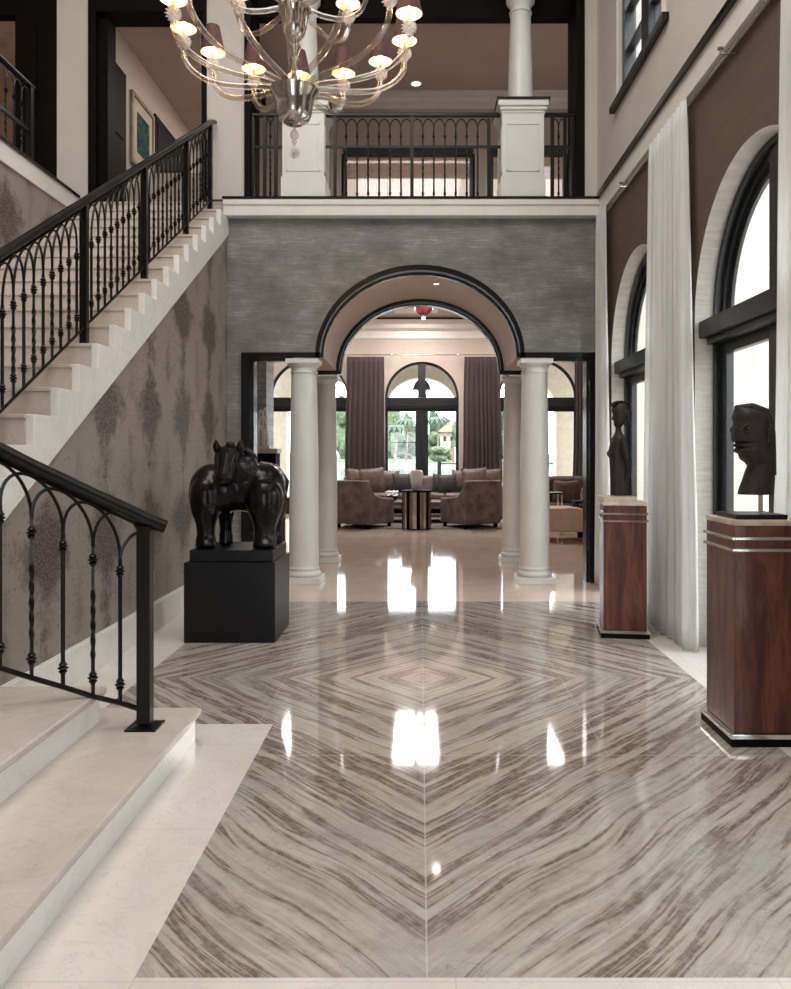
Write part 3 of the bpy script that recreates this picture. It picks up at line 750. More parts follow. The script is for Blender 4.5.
archpart(lr,(LX[0]-.02,LYs[0],hz[0]-.10),(LX[1],LYs[1],hz[1]-.25),.06,.008)
# balcony railing
by=9.33; bzz=4.495
br=thing('balcony_railing',(0,by,bzz),'dark iron balcony railing with small arches below its handrail','railing')
bp=[-1.97,-1.83,-1.70,-1.0,-.095,.81,1.56,1.71,1.8]
for x in bp:
    m=MB(); m.box(x-.02,x+.02,by-.02,by+.02,bzz,5.5); m.build('newel_post',M['iron'],br,smooth=False)
m=MB(); m.box(-1.985,1.83,by-.03,by+.03,5.485,5.53); m.build('handrail',M['iron'],br,smooth=False,bevel=.01)
m=MB(); m.box(-1.985,1.83,by-.012,by+.012,5.12,5.148); m.build('middle_rail',M['iron'],br,smooth=False)
m=MB(); m.box(-1.985,1.83,by-.012,by+.012,bzz+.01,bzz+.03); m.build('bottom_rail',M['iron'],br,smooth=False)
for a,b,n in ((-1.97,-1.83,0),(-1.83,-1.70,1),(-1.0,-.095,6),(-.095,.81,6),(1.56,1.71,1)):
    if n==0: continue
    xs_=[a+(b-a)*q/(n+1) for q in range(n+2)]
    for q,x in enumerate(xs_):
        if 0<q<=n: baluster(br,(x,by,bzz+.03),.80,q%2==1,(.06,.73),.02,.045)
    for q in range(n+1):
        archpart(br,(xs_[q],by,5.33),(xs_[q+1],by,5.33),.13)
# gallery railing, upper left
gr=thing('gallery_railing',(-4.2,7,4.5),'short dark iron railing on the upper gallery at top left','railing')
m=MB(); m.tube([(-4.2,4.0,5.47),(-4.2,8.56,5.47)],.04,10,ry=.03); m.build('handrail',M['iron'],gr)
m=MB(); m.box(-4.215,-4.185,4.0,8.52,4.56,4.59); m.build('bottom_rail',M['iron'],gr,smooth=False)
m=MB(); m.box(-4.215,-4.185,4.0,8.52,4.96,5.0); m.build('middle_rail',M['iron'],gr,smooth=False)
m=MB(); m.box(-4.23,-4.17,8.48,8.54,4.5,5.46); m.build('newel_post',M['iron'],gr,smooth=False)
for q in range(12):
    y=8.34-.16*q; baluster(gr,(-4.2,y,4.58),.74,q%2==0,(.08,.62))
    archpart(gr,(-4.2,y+.16,5.30),(-4.2,y,5.30),.12)

# ------------------------------------------------------------------ picture
t=thing('framed_painting',(-3.78,10.78,5.35),'framed blue and green painting hanging between dark doors in the upper left hall','painting')
y0,y1,z0,z1=10.35,11.2,5.33,6.29
m=MB(); e=.06
m.box(-3.8,-3.75,y0,y0+e,z0,z1); m.box(-3.8,-3.75,y1-e,y1,z0,z1); m.box(-3.8,-3.75,y0+e,y1-e,z0,z0+e); m.box(-3.8,-3.75,y0+e,y1-e,z1-e,z1); m.build('frame',M['goldframe'],t,smooth=False,bevel=.01)
m=MB(); m.box(-3.8,-3.77,y0+e,y1-e,z0+e,z1-e); m.build('mount',M['mat_board'],t,smooth=False)
m=MB(); m.box(-3.77,-3.767,y0+e+.13,y1-e-.13,z0+e+.15,z1-e-.15); m.build('canvas',M['art'],t,smooth=False)

# ------------------------------------------------------------------ curtains
def curtain(name,axis,u0,u1,tu0,tu1,p,z0,z1,label,mat,folds,amp=.05,group=None,flare=1.25):
    m=MB(); nu=folds*10; nzn=26; vs=[];fs=[]
    ph=[random.uniform(0,6) for _ in range(4)]
    for j in range(nzn+1):
        t=j/nzn; z=z1+(z0-z1)*t
        e=min(1,t*1.3)
        a0=tu0+(u0-tu0)*e; a1=tu1+(u1-tu1)*e
        for i in range(nu+1):
            s=i/nu; w=s+.02*sin(3*PI*s+ph[0])*e
            u=a0+(a1-a0)*w
            f=sin(2*PI*folds*s+ph[1]+.7*sin(5*s+ph[2]))+.35*sin(2*PI*folds*2.3*s+ph[3])
            d=p+amp*f*(.45+.55*t)*(1 if t>.03 else .6)*.7
            uu=u+.01*sin(7*t+ph[2])
            vs.append((d,uu,z) if axis=='x' else (uu,d,z))
    for j in range(nzn):
        for i in range(nu):
            a=j*(nu+1)+i; fs.append((a,a+1,a+nu+2,a+nu+1))
    m.add(vs,fs); 
    o=m.build('drape',mat,None,angle=80,origin=((p,(u0+u1)/2,z0) if axis=='x' else ((u0+u1)/2,p,z0)))
    sm=o.modifiers.new('t','SOLIDIFY'); sm.thickness=.004
    o.name=name; tag(o,label,'curtain',group)
    return o
G='white sheer curtains at the right wall'
curtain('sheer_curtain','x',5.95,7.22,6.15,7.1,2.06,.01,4.27,'tall white sheer curtain hanging between the two arched windows on the right',M['sheer_white'],9,.055,G)
curtain('sheer_curtain','x',8.6,9.2,8.75,9.2,2.05,.01,4.27,'narrow white sheer curtain in the far right corner of the hall',M['sheer_white'],5,.04,G)
curtain('sheer_curtain','x',3.2,4.60,3.3,4.52,2.06,.01,4.27,'white sheer curtain at the right edge behind the head sculpture',M['sheer_white'],9,.05,G)
def rod(y0,y1,label,by):
    t=thing('curtain_rod',(2.08,(y0+y1)/2,4.24),label,'curtain rod','thin steel curtain rods')
    m=MB(); m.tube([(2.11,y0,4.262),(2.11,y1,4.262)],.008,8); m.build('rod',M['steel'],t)
    for y in by:
        m=MB(); m.tube([(2.15,y,4.2),(2.02,y,4.2),(2.02,y,4.235)],.007,8); m.lathe([(.02,0),(.02,.01)],(2.02,y,4.23),10); m.build('bracket',M['steel'],t)
rod(4.55,6.1,'thin steel curtain rod above the near arched window',(5.32,))
rod(7.25,8.75,'thin steel curtain rod above the far arched window',(7.95,))
G2='dark sheer curtains in the far room'
for u0,u1,lab in ((-1.98,-.9,'left of the centre garden window'),(1.12,2.15,'right of the centre garden window'),(4.02,4.75,'at the far right window, seen past the right columns'),(-4.5,-3.95,'at the far left window, seen past the left columns')):
    curtain('dark_curtain','y',u0,u1,u0+.05,u1-.05,20.75,.02,4.08,'floor length dark brown sheer curtain '+lab,M['sheer_dark'],8,.06,G2)
t=thing('long_curtain_rod',(0,20.7,4.15),'long thin curtain rod across the far window wall','curtain rod')
m=MB(); m.tube([(-5.5,20.7,4.12),(5.5,20.7,4.12)],.012,8); m.build('rod',M['steel'],t)
for x in (-2.6,-.75,1.0,2.8):
    m=MB(); m.lathe([(.03,0),(.035,.03),(.02,.06)],(x,20.7,4.10),10); m.tube([(x,20.7,4.12),(x,21.0,4.12)],.01,6); m.build('bracket',M['steel'],t)

# ------------------------------------------------------------------ pedestals
def pedestal(x0,x1,y0,y1,h,label,rz=0):
    t=thing('wood_pedestal',((x0+x1)/2,(y0+y1)/2,0),label,'pedestal','rosewood pedestals with steel bands',rz)
    i=.022
    m=MB(); m.box(x0,x1,y0,y1,0,.04); m.build('plinth',M['darkwood'],t,smooth=False)
    m=MB(); m.box(x0-.004,x1+.004,y0-.004,y1+.004,.04,.065); m.build('steel_band',M['steel'],t,smooth=False,bevel=.003)
    m=MB(); m.box(x0+i,x1-i,y0+i,y1-i,.065,h-.03); m.build('body',M['veneer'],t,smooth=False,bevel=.004)
    for z in (h-.165,h-.105):
        m=MB(); m.box(x0+.008,x1-.008,y0+.008,y1-.008,z,z+.018); m.build('steel_band',M['steel'],t,smooth=False,bevel=.004)
    m=MB(); m.box(x0+i-.004,x1-i+.004,y0+i-.004,y1-i+.004,h-.02,h-.004); m.box(x0+i,x1-i,y0+i,y1-i,h-.03,h-.02); m.build('top',M['beigestone'] ,t,smooth=False)
pedestal(1.60,1.99,4.06,4.50,1.165,'near rosewood pedestal at right edge, carrying the dark head')
pedestal(1.51,1.90,6.451,6.871,1.115,'far rosewood pedestal beside the curtain, carrying the slim figure',math.radians(-8))
# loft helper for sculptures
def loft(m,rows,yc,n=24,pw=2.4,flip=1,axis='x'):
    """rows: (z,a0,a1,w): silhouette a0..a1 along x, half width w along y"""
    vs=[];fs=[]
    for z,a0,a1,w in rows:
        c=(a0+a1)/2; r=(a1-a0)/2
        for k in range(n):
            t=2*PI*k/n; cx=abs(cos(t))**(2/pw)*(1 if cos(t)>=0 else -1); sy=abs(sin(t))**(2/pw)*(1 if sin(t)>=0 else -1)
            vs.append((c+r*cx,yc+w*sy,z))
    M_=len(rows)
    for i in range(M_-1):
        for k in range(n):
            k2=(k+1)%n; fs.append((i*n+k,i*n+k2,(i+1)*n+k2,(i+1)*n+k))
    fs.append(tuple(range(n))[::-1]); fs.append(tuple(range((M_-1)*n,M_*n)))
    m.add(vs,fs)
# head sculpture on the near pedestal (faces left)
HYY=4.3
def hx(cx): return ((700+cx/6.593)-420)*HYY/791
def hzz(cy): return 1.5-((390+cy/6.593)-455)*HYY/791
rows=[(688,252,480,.07),(650,262,482,.072),(590,285,485,.072),(540,302,485,.072),(500,318,482,.07),(478,303,480,.075),(455,272,478,.085),(440,266,476,.09),(420,262,474,.094),(406,228,474,.094),(394,226,474,.095),(385,240,474,.095),(377,246,473,.096),(371,224,473,.096),(361,222,472,.097),(354,238,472,.098),(347,246,471,.098),(340,220,470,.099),(325,214,470,.1),(300,216,468,.1),(270,220,465,.1),(240,226,450,.1),(215,229,446,.1),(200,226,446,.1),(185,219,444,.1),(165,222,430,.098),(150,230,412,.092),(135,232,392,.08),(120,233,360,.06),(108,238,330,.04),(103,262,310,.02)]
t=thing('head_sculpture',(hx(370),HYY,hzz(830)),'dark carved wooden head in profile facing left on a thin rod stand','sculpture')
m=MB(); loft(m,[(hzz(z),hx(a),hx(b),w) for z,a,b,w in rows],HYY,28,2.3)
for s in (-1,1):
    ex,ez=hx(285),hzz(262)
    for R_,r_ in ((.034,.006),(.021,.004)):
        m.tube([(ex+R_*cos(2*PI*q/20),HYY+s*.084,ez+R_*.8*sin(2*PI*q/20)) for q in range(21)],r_,8)
    m.ell((ex,HYY+s*.084,ez),(.014,.01,.012),10,6)
    m.tube([(hx(395),HYY+s*.095,hzz(250)),(hx(410),HYY+s*.10,hzz(290)),(hx(400),HYY+s*.095,hzz(340)),(hx(388),HYY+s*.093,hzz(345))],[.012,.014,.012,.006],8)
hd=m.build('head',M['oldwood'],t,angle=50)
m=MB()
for s in (-1,0,1):
    m.tube([(hx(250),HYY+s*.03,hzz(112)),(hx(320),HYY+s*.05,hzz(112)),(hx(400),HYY+s*.07,hzz(150)),(hx(425),HYY+s*.07,hzz(200)),(hx(438),HYY+s*.07,hzz(290)),(hx(452),HYY+s*.06,hzz(420)),(hx(462),HYY+s*.05,hzz(560))],[.012,.02,.022,.02,.018,.014,.012],8)
m.build('headdress',M['oldwood'],t,angle=60)
m=MB(); m.tube([(hx(400),HYY,hzz(690)),(hx(400),HYY,hzz(805))],.012,10); m.build('rod',M['beigestone'],t)
m=MB(); m.box(1.66,1.93,HYY-.15,HYY+.13,1.161,1.186); m.build('base_plate',M['plinth'],t,smooth=False,bevel=.003)
t.location.z=1.161; d=W[t.name].z-1.161
for c in t.children: c.location.z+=d
# slim figure on the far pedestal
FY=6.66
def fx(cx): return ((590+cx/7.61)-420)*FY/791
def fz(cy): return 1.5-((390+cy/7.61)-455)*FY/791
t=thing('stone_base',(fx(235),FY,1.111),'small cream stone block under the slim dark figure','base')
m=MB(); m.box(1.52,1.80,FY-.11,FY+.12,1.111,1.155); m.build('block',M['beigestone'],t,smooth=False,bevel=.003)
t=thing('figure_sculpture',(fx(230),FY,1.155),'slim dark wooden standing figure without legs on a cream block','sculpture')
rows=[(800,158,315,.075),(740,157,315,.075),(680,155,312,.077),(600,152,306,.08),(560,150,298,.078),(520,148,288,.076),(500,138,284,.078),(480,138,280,.082),(460,142,277,.084),(430,150,277,.09),(400,158,275,.098),(370,168,268,.1),(350,178,258,.09),(335,188,245,.055),(310,195,238,.032),(285,195,236,.032),(272,186,245,.045),(255,182,262,.055),(230,180,280,.06),(200,176,288,.062),(178,172,292,.064),(160,167,296,.066),(135,168,298,.066),(115,182,295,.06),(100,205,280,.045),(92,230,262,.02)]
m=MB(); loft(m,[(fz(z)+.0,fx(a),fx(b),w) for z,a,b,w in rows],FY,24,2.2)
for s in (-1,1):
    m.tube([(fx(232),FY+s*.1,fz(368)),(fx(240),FY+s*.115,fz(450)),(fx(262),FY+s*.105,fz(540)),(fx(275),FY+s*.09,fz(620)),(fx(262),FY+s*.085,fz(690))],[.026,.024,.021,.018,.02],10)
    m.ell((fx(160),FY+s*.035,fz(485)),(.028,.025,.03),12,8)
m.tube([(fx(178),FY,fz(195)),(fx(174),FY,fz(222)),(fx(184),FY,fz(228))],[.008,.012,.006],8)
fg=m.build('body',M['oldwood'],t,angle=60)
m=MB()
for s in (-1,1):
    m.tube([(fx(255),FY+s*.05,fz(150)),(fx(285),FY+s*.06,fz(200)),(fx(285),FY+s*.055,fz(270))],[.02,.02,.012],8)
for q in range(9):
    a=PI*q/8; m.ell((fx(232)-.068*cos(a),FY-.0,fz(118)+.03*sin(a)),(.014,.06,.014),10,6)
m.build('hair',M['oldwood'],t,angle=60)

# ------------------------------------------------------------------ horse on plinth
t=thing('black_plinth',(-1.5,6.66,0),'black square plinth carrying the horse sculpture','plinth')
m=MB(); m.box(-1.885,-1.157,6.31,7.0,0,.64); m.build('body',M['plinth'],t,smooth=False,bevel=.004)
m=MB(); m.box(-1.85,-1.18,6.345,6.97,.645,.735); m.box(-1.84,-1.19,6.36,6.96,.64,.645); m.build('top_slab',M['plinth'],t,smooth=False,bevel=.004)
HB=6.62
def gx(px,Y=HB): return (px-420)*Y/791
def gz(py,Y=HB): return 1.5-(py-455)*Y/791
t=thing('horse_sculpture',(gx(238),HB,.735),'rounded dark bronze horse sculpture standing on the black plinth','sculpture')
m=MB()
E=lambda px,py,Y,rx,ry,rz: m.ell((gx(px,Y),Y,gz(py,Y)),(rx,ry,rz),24,16)
E(238,487,6.66,.31,.22,.205)        # barrel
E(213,489,6.62,.195,.20,.215)      # chest
E(226,489,6.60,.20,.19,.20); E(250,488,6.64,.20,.20,.205)
E(204,495,6.58,.125,.15,.185)
E(263,487,6.66,.19,.215,.21)     # rump
E(270,484,6.80,.135,.13,.18); E(262,490,6.56,.15,.12,.19)
for q in range(8):
    u=q/7; m.ell((gx(247-17*u,6.55),6.56-.12*u,gz(476-16*u)),(.125-.02*u,.11,.135-.01*u),18,12)
E(249,466,6.52,.07,.08,.10)
for q in range(11):
    u=q/10; m.ell((gx(228.5-1.5*u,6.36),6.38-.11*u,gz(453+25*u,6.36)),(.092-.03*u+.016*max(0,u-.6)*2.5,.085-.012*u,.065),18,12)
def leg(px,Y,k,top=1.22):
    x=gx(px,Y); b=.735
    prof=[(top+.10,.02),(top+.09,.07),(top+.06,.10),(top,.125),(1.1,.13),(1.02,.115),(.965,.092),(.92,.080),(.86,.074),(.835,.074),(.815,.084),(.80,.084),(.785,.080),(.76,.088),(.737,.092)]
    m.lathe([(r*k,z) for z,r in prof],(x,Y,0),22)
leg(206,6.50,1.0); leg(226,6.76,.72,1.15); leg(265,6.51,1.18,1.2); leg(275,6.84,.85,1.15)
m.ell((gx(206,6.44),6.45,.735+.035),(.075,.06,.036),16,8); m.ell((gx(265,6.44),6.44,.735+.035),(.085,.06,.038),16,8)
hb=m.build('body',M['bronze'],t)
rm=hb.modifiers.new('r','REMESH'); rm.mode='VOXEL'; rm.voxel_size=.011; rm.use_smooth_shade=True
sm=hb.modifiers.new('s','SMOOTH'); sm.factor=.5; sm.iterations=16
for px in (217.5,239.5):
    m=MB(); x=gx(px,6.40); z=gz(450,6.40); s=-1 if px<230 else 1
    m.tube([(x-s*.012,6.42,z-.03),(x,6.40,z+.01),(x+s*.008,6.39,z+.04),(x+s*.012,6.39,z+.085)],[.03,.036,.028,.004],12); m.build('ear',M['bronze'],t)
m=MB(); m.ell((gx(230.5,6.36),6.36,gz(445.5,6.36)),(.04,.035,.035),14,10); m.ell((gx(229,6.32),6.31,gz(451,6.32)),(.022,.02,.03),12,8); m.build('forelock',M['bronze'],t)
m=MB()
pts=[(gx(245,6.5),6.5,gz(449,6.5)),(gx(252,6.52),6.54,gz(456,6.52)),(gx(257,6.6),6.6,gz(468,6.6))]
m.tube(pts,[.025,.035,.02],12); m.build('mane',M['bronze'],t)
for px,s in ((221,-1),(237,1)):
    m=MB(); m.ell((gx(px-6,6.36)+(.0),6.372,gz(459,6.36)),(.012,.01,.012),10,6)
m=MB()
m.tube([(gx(262,6.85),6.80,gz(463,6.8)),(gx(276,6.85),6.86,gz(468,6.86)),(gx(285,6.9),6.9,gz(482,6.9)),(gx(284,6.9),6.9,gz(500,6.9))],[.02,.035,.04,.02],12); m.build('tail',M['bronze'],t)
m=MB()
for s in (-1,1): m.ell((gx(228,6.3)+s*.06,6.31,gz(460,6.3)),(.015,.014,.018),10,8)
m.build('eyes',M['bronze'],t)
m=MB()
for s in (-1,1): m.ell((gx(227,6.2)+s*.028,6.198,gz(478,6.2)),(.012,.01,.01),10,8)
m.build('nostrils',M['plinth'],t)

# ------------------------------------------------------------------ chandelier
CX,CY=-.81,5.1
ch=thing('chandelier',(CX,CY,3.42),'two tier blown glass chandelier with maroon shades at the top','chandelier')
m=MB(); m.lathe([(.012,3.63),(.06,3.635),(.095,3.66),(.112,3.70),(.118,3.75),(.13,3.80),(.155,3.84),(.158,3.85),(.145,3.85),(.1,3.80)],(CX,CY,0),40,cap=True); m.build('lower_bowl',M['chrome'],ch)
m=MB(); m.lathe([(.012,4.17),(.04,4.18),(.065,4.21),(.08,4.26),(.085,4.31),(.10,4.355),(.11,4.37),(.10,4.37),(.06,4.34)],(CX,CY,0),36); m.build('upper_bowl',M['chrome'],ch)
m=MB(); m.lathe([(.028,3.8),(.028,3.9),(.02,3.92),(.02,4.03),(.035,4.05),(.02,4.07),(.03,4.1),(.045,4.13),(.03,4.16),(.02,4.18)],(CX,CY,0),20); m.build('stem',M['chrome'],ch)
m=MB(); m.lathe([(.018,4.35),(.018,8.55),(.09,8.56),(.09,8.6)],(CX,CY,0),16); m.build('hanging_rod',M['steel'],ch)
m=MB(); m.lathe([(.006,3.63),(.012,3.62),(.008,3.60),(.02,3.585),(.03,3.565),(.024,3.545),(.01,3.53),(.018,3.52),(.01,3.505),(.004,3.49)],(CX,CY,0),16); m.build('finial',M['tubeglass'],ch)
m=MB(); 
for q in range(60):
    a=q*2.39996; zz=1-2*(q+.5)/60; rr=math.sqrt(1-zz*zz); d=Vector((rr*cos(a),rr*sin(a),zz)); c=Vector((CX,CY,3.448))
    m.tube([c+d*.01,c+d*.042],[.007,.001],5)
m.tube([(CX,CY,3.50),(CX,CY,3.45)],.003,6)
m.build('crystal_ball',M['cup'],ch)
def cupmesh():
    m=MB(); m.lathe([(.016,-.06),(.02,-.045),(.03,-.03),(.036,0),(.03,.03),(.016,.04)],(0,0,0),16)
    for q in range(70):
        a=q*2.39996; zz=.95-1.9*(q+.5)/70; rr=math.sqrt(1-zz*zz); d=Vector((rr*cos(a),rr*sin(a),zz))
        m.tube([d*.028,d*.052],[.009,.0015],5)
    o=m.build('flower_cup',M['cup'],origin=(0,0,0)); me=o.data; bpy.data.objects.remove(o); return me
def shademesh():
    m=MB(); n=28
    m.cur=0; m.lathe([(.0855,-.0),(.0455,.185)],(0,0,0),n,cap=False)
    m.cur=1; m.lathe([(.0835,.001),(.0435,.184)],(0,0,0),n,cap=False)
    m.cur=0; m.lathe([(.0835,.001),(.0855,0)],(0,0,0),n,cap=False); m.lathe([(.0435,.184),(.0455,.185)],(0,0,0),n,cap=False)
    me=bpy.data.meshes.new('lamp_shade'); me.from_pydata(m.v,[],m.f); me.materials.append(M['shade']); me.materials.append(M['shade_in'])
    for p,i in zip(me.polygons,m.mi): p.material_index=i; p.use_smooth=True
    return me
def bulbmesh():
    m=MB(); m.cur=0; m.ell((0,0,.04),(.017,.017,.03),12,8); m.cur=1; m.lathe([(.012,-.03),(.012,.015)],(0,0,0),10)
    o=m.build('bulb',[M['bulb'],M['chrome']],origin=(0,0,0)); me=o.data; bpy.data.objects.remove(o); return me
cm,sm_,bm_=cupmesh(),shademesh(),bulbmesh()
def smoothpath(P,n=6):
    out=[]
    P=[Vector(p) for p in P]; Q=[P[0]*2-P[1]]+P+[P[-1]*2-P[-2]]
    for i in range(1,len(Q)-2):
        for k in range(n):
            t=k/n; a,b,c,d=Q[i-1],Q[i],Q[i+1],Q[i+2]
            out.append(.5*((2*b)+(c-a)*t+(2*a-5*b+4*c-d)*t*t+(3*b-a-3*c+d)*t**3))
    out.append(P[-1]); return out
def tier(prof,n,off,radii,dz=.125):
    first=None
    pp=smoothpath([(r,0,z) for r,z in prof])
    for k in range(n):
        a=off+2*PI*k/n
        if first is None:
            m=MB(); m.tube([(p.x,0,p.z) for p in pp],[1.15*(radii[0]+(radii[1]-radii[0])*i/(len(pp)-1)) for i in range(len(pp))],12)
            o=m.build('glass_arm',M['tubeglass'],origin=(0,0,0)); first=o.data; bpy.data.objects.remove(o)
        arm=bpy.data.objects.new('glass_arm',first); COL.objects.link(arm); arm.parent=ch
        arm.location=Vector((CX,CY,0))-W[ch.name]; arm.rotation_euler=(0,0,a)
        e=pp[-1]
        addm('flower_cup',cm,arm,(e.x,0,e.z+.04)); addm('lamp_shade',sm_,arm,(e.x,0,e.z+dz)); addm('bulb',bm_,arm,(e.x,0,e.z+dz-.02))
# azimuth measured from +y (away from viewer) clockwise => convert
tier([(.05,3.80),(.10,3.865),(.2,3.885),(.35,3.895),(.52,3.925),(.65,3.99),(.73,4.08),(.745,4.17)],14,PI/2-math.radians(19.5),(.02,.0155))
tier([(.03,4.33),(.09,4.36),(.2,4.32),(.32,4.30),(.42,4.34),(.465,4.42),(.47,4.48)],7,PI/2-math.radians(42),(.016,.013))

# recessed light in the upper hall
t=thing('recessed_light',(-.06,11.95,7.1),'small round recessed light in the ceiling above the balcony','ceiling light')
m=MB(); m.lathe([(.075,7.105),(.085,7.10),(.085,7.12)],(-.06,11.95,0),20,cap=False); m.build('ring',M['trim_white'],t)
m=MB(); m.lathe([(.07,7.108),(.07,7.118)],(-.06,11.95,0),20); m.build('lens',M['downlight'],t)

# ------------------------------------------------------------------ far room furniture
def armchair(loc,rz,label):
    t=thing('club_chair',loc,label,'armchair','taupe velvet club chairs',rz=rz)
    sx=1
    m=MB(); m.box(-.44,.44,-.40,.45,.09,.40); m.build('seat_base',M['sofa'],t,local=True,bevel=.03)
    m=MB(); m.box(-.32,.32,-.3,.46,.40,.52); m.build('seat_cushion',M['sofa'],t,local=True,bevel=.05,seg=3)
    m=MB(); m.prism([(-.46,.09),(-.34,.09),(-.33,.52),(-.36,.97),(-.46,.99),(-.52,.96),(-.48,.5)],'x',-.44,.44); m.build('backrest',M['sofa'],t,local=True,bevel=.03)
    for s in (-1,1):
        m=MB(); m.prism([(-.46,.09),(.47,.09),(.47,.60),(.1,.62),(-.2,.68),(-.34,.82),(-.46,.92)],'x',s*.32,s*.45); m.build('armrest',M['sofa'],t,local=True,bevel=.03)
    for a in (-.38,.38):
        for b in (-.36,.38): m=MB(); m.box(a-.03,a+.03,b-.03,b+.03,0,.09); m.build('leg',M['darkwood'],t,local=True,smooth=False)
    return t
armchair((-1.17,16.5,0),math.radians(-32),'left taupe club chair seen from behind, in front of the sofa')
armchair((1.05,16.5,0),math.radians(32),'right taupe club chair seen from behind, in front of the sofa')
# sectional sofa
t=thing('sectional_sofa',(.05,19.4,0),'long taupe sofa below the centre garden window','sofa')
m=MB(); m.box(-1.9,2.0,18.9,19.9,.1,.42); m.build('base',M['sofa'],t,bevel=.03)
for k in range(3):
    x=-1.6+k*1.1; m=MB(); m.box(x+.01,x+1.09,18.88,19.6,.42,.58); m.build('seat_cushion',M['sofa'],t,bevel=.05)
m=MB(); m.box(-1.9,2.0,19.65,20.0,.42,.98); m.build('backrest',M['sofa'],t,bevel=.06,seg=3)
for x in (-1.95,1.75): m=MB(); m.box(x,x+.3,18.3,19.95,.1,.78); m.build('armrest',M['sofa'],t,bevel=.06,seg=3)
for x in (-1.8,1.85):
    for y in (18.4,19.85): m=MB(); m.box(x-.04,x+.04,y-.04,y+.04,0,.1); m.build('leg',M['darkwood'],t,smooth=False)
def cushion(px,y,s,mat,label,rz=0,ry=0,Y=18.9,group='cushions on the sofa'):
    m=MB(); n=10; vs=[];fs=[]
    for side in (-1,1):
        for j in range(n+1):
            for i in range(n+1):
                u=-1+2*i/n; v=-1+2*j/n
                b=((1-u*u)*(1-v*v))**.45
                k=1-.06*(1-abs(u)**2)*abs(v)-.06*(1-abs(v)**2)*abs(u)
                vs.append((u*s/2*k,side*.07*b,v*s/2*k))
    q=(n+1)**2
    for sd in (0,1):
        for j in range(n):
            for i in range(n):
                a=sd*q+j*(n+1)+i; fs.append((a,a+1,a+n+2,a+n+1))
    m.add(vs,fs); o=m.build('cushion',mat,origin=(0,0,-s/2))
    o.location=((px-420)*Y/791,Y,.585); o.rotation_euler=(math.radians(-14),ry,rz)
    tag(o,label,'cushion',group); return o
for px,s,mt,lab,rz,ry,Y in ((357,.6,'cushion','brown silk cushion at the far left end of the sofa',.08,.06,19.32),(373,.62,'cushion','large brown silk cushion second from the left on the sofa',.06,-.08,19.08),(387,.56,'cushion','brown silk cushion third from the left on the sofa',.04,.06,19.32),(402,.48,'cushion_dark','small dark cushion left of the white vase',0,0,19.12),(441,.46,'cushion_dark','small dark cushion right of the white vase',-.04,.06,19.36),(448,.46,'cushion_dark','darker small cushion overlapping another, right of centre on the sofa',-.04,-.06,19.12),(462,.56,'cushion','brown silk cushion third from the right end of the sofa',-.05,.06,19.36),(475,.62,'cushion','large brown silk cushion second from the right end of the sofa',-.06,-.05,19.1),(489,.6,'cushion','brown silk cushion at the far right end of the sofa',-.08,0,19.34)):
    cushion(px,0,s,M[mt],lab,rz,ry,Y)
# rug
o=SB('x',M['rug'],(-1.6,1.8,16.0,19.0,.0,.012)); o.name='rug'; del o['kind']; tag(o,'grey rug under the coffee table and the sofa','rug')
# drum table
tx,ty=-.07,16.1
t=thing('drum_table',(tx,ty,0),'striped metallic drum table standing between the two club chairs','table')
for k in range(24):
    a0,a1=2*PI*k/24,2*PI*(k+1)/24
    m=MB(); pl=[(tx+.10*cos(a0),ty+.10*sin(a0)),(tx+.285*cos(a0),ty+.285*sin(a0)),(tx+.3*cos((a0+a1)/2),ty+.3*sin((a0+a1)/2)),(tx+.285*cos(a1),ty+.285*sin(a1)),(tx+.10*cos(a1),ty+.10*sin(a1))]
    m.prism(pl,'z',.02,.75); m.build('stave',(M['darkwood'],M['goldframe'],M['steel'])[(k*7)%3],t,smooth=False)
m=MB(); m.lathe([(.31,.75),(.31,.785)],(tx,ty,0),36); m.build('tabletop',M['darkwood'],t)
m=MB(); m.lathe([(.29,0),(.29,.02)],(tx,ty,0),36); m.build('base',M['darkwood'],t)
o=MB().lathe([(.07,.0),(.085,.02),(.11,.12),(.135,.26),(.135,.34),(.12,.39),(.1,.41),(.09,.41),(.1,.38)],(tx,ty,.785),32).build('vase',M['whitestone']); tag(o,'white textured vase standing on the striped drum table','vase')
# coffee table
t=thing('coffee_table',(.1,17.8,0),'low layered coffee table behind the drum table','table')
m=MB(); m.box(-.75,.95,17.3,18.3,.40,.47); m.build('tabletop',M['sofa'],t,smooth=False,bevel=.01)
m=MB(); m.box(-.7,.9,17.35,18.25,.22,.27); m.build('shelf',M['darkwood'],t,smooth=False)
for x in (-.7,.84):
    for y in (17.35,18.19): m=MB(); m.box(x,x+.06,y,y+.06,.012,.40); m.build('leg',M['darkwood'],t,smooth=False)
# dark flower bowl
t=thing('flower_bowl',(-.62,17.7,.47),'dark bowl with small white flowers on the coffee table','bowl')
m=MB(); m.lathe([(.06,0),(.12,.05),(.15,.12),(.14,.12),(.1,.05)],(-.62,17.7,.47),20); m.build('bowl',M['plinth'],t)
m=MB()
for q in range(18):
    a=q*2.4; r=.13*math.sqrt(q/18); m.ell((-.62+r*cos(a),17.7+r*sin(a),.63+.05*sin(q*3)),(.035,.035,.03),8,6)
m.build('flowers',M['whitestone'],t)
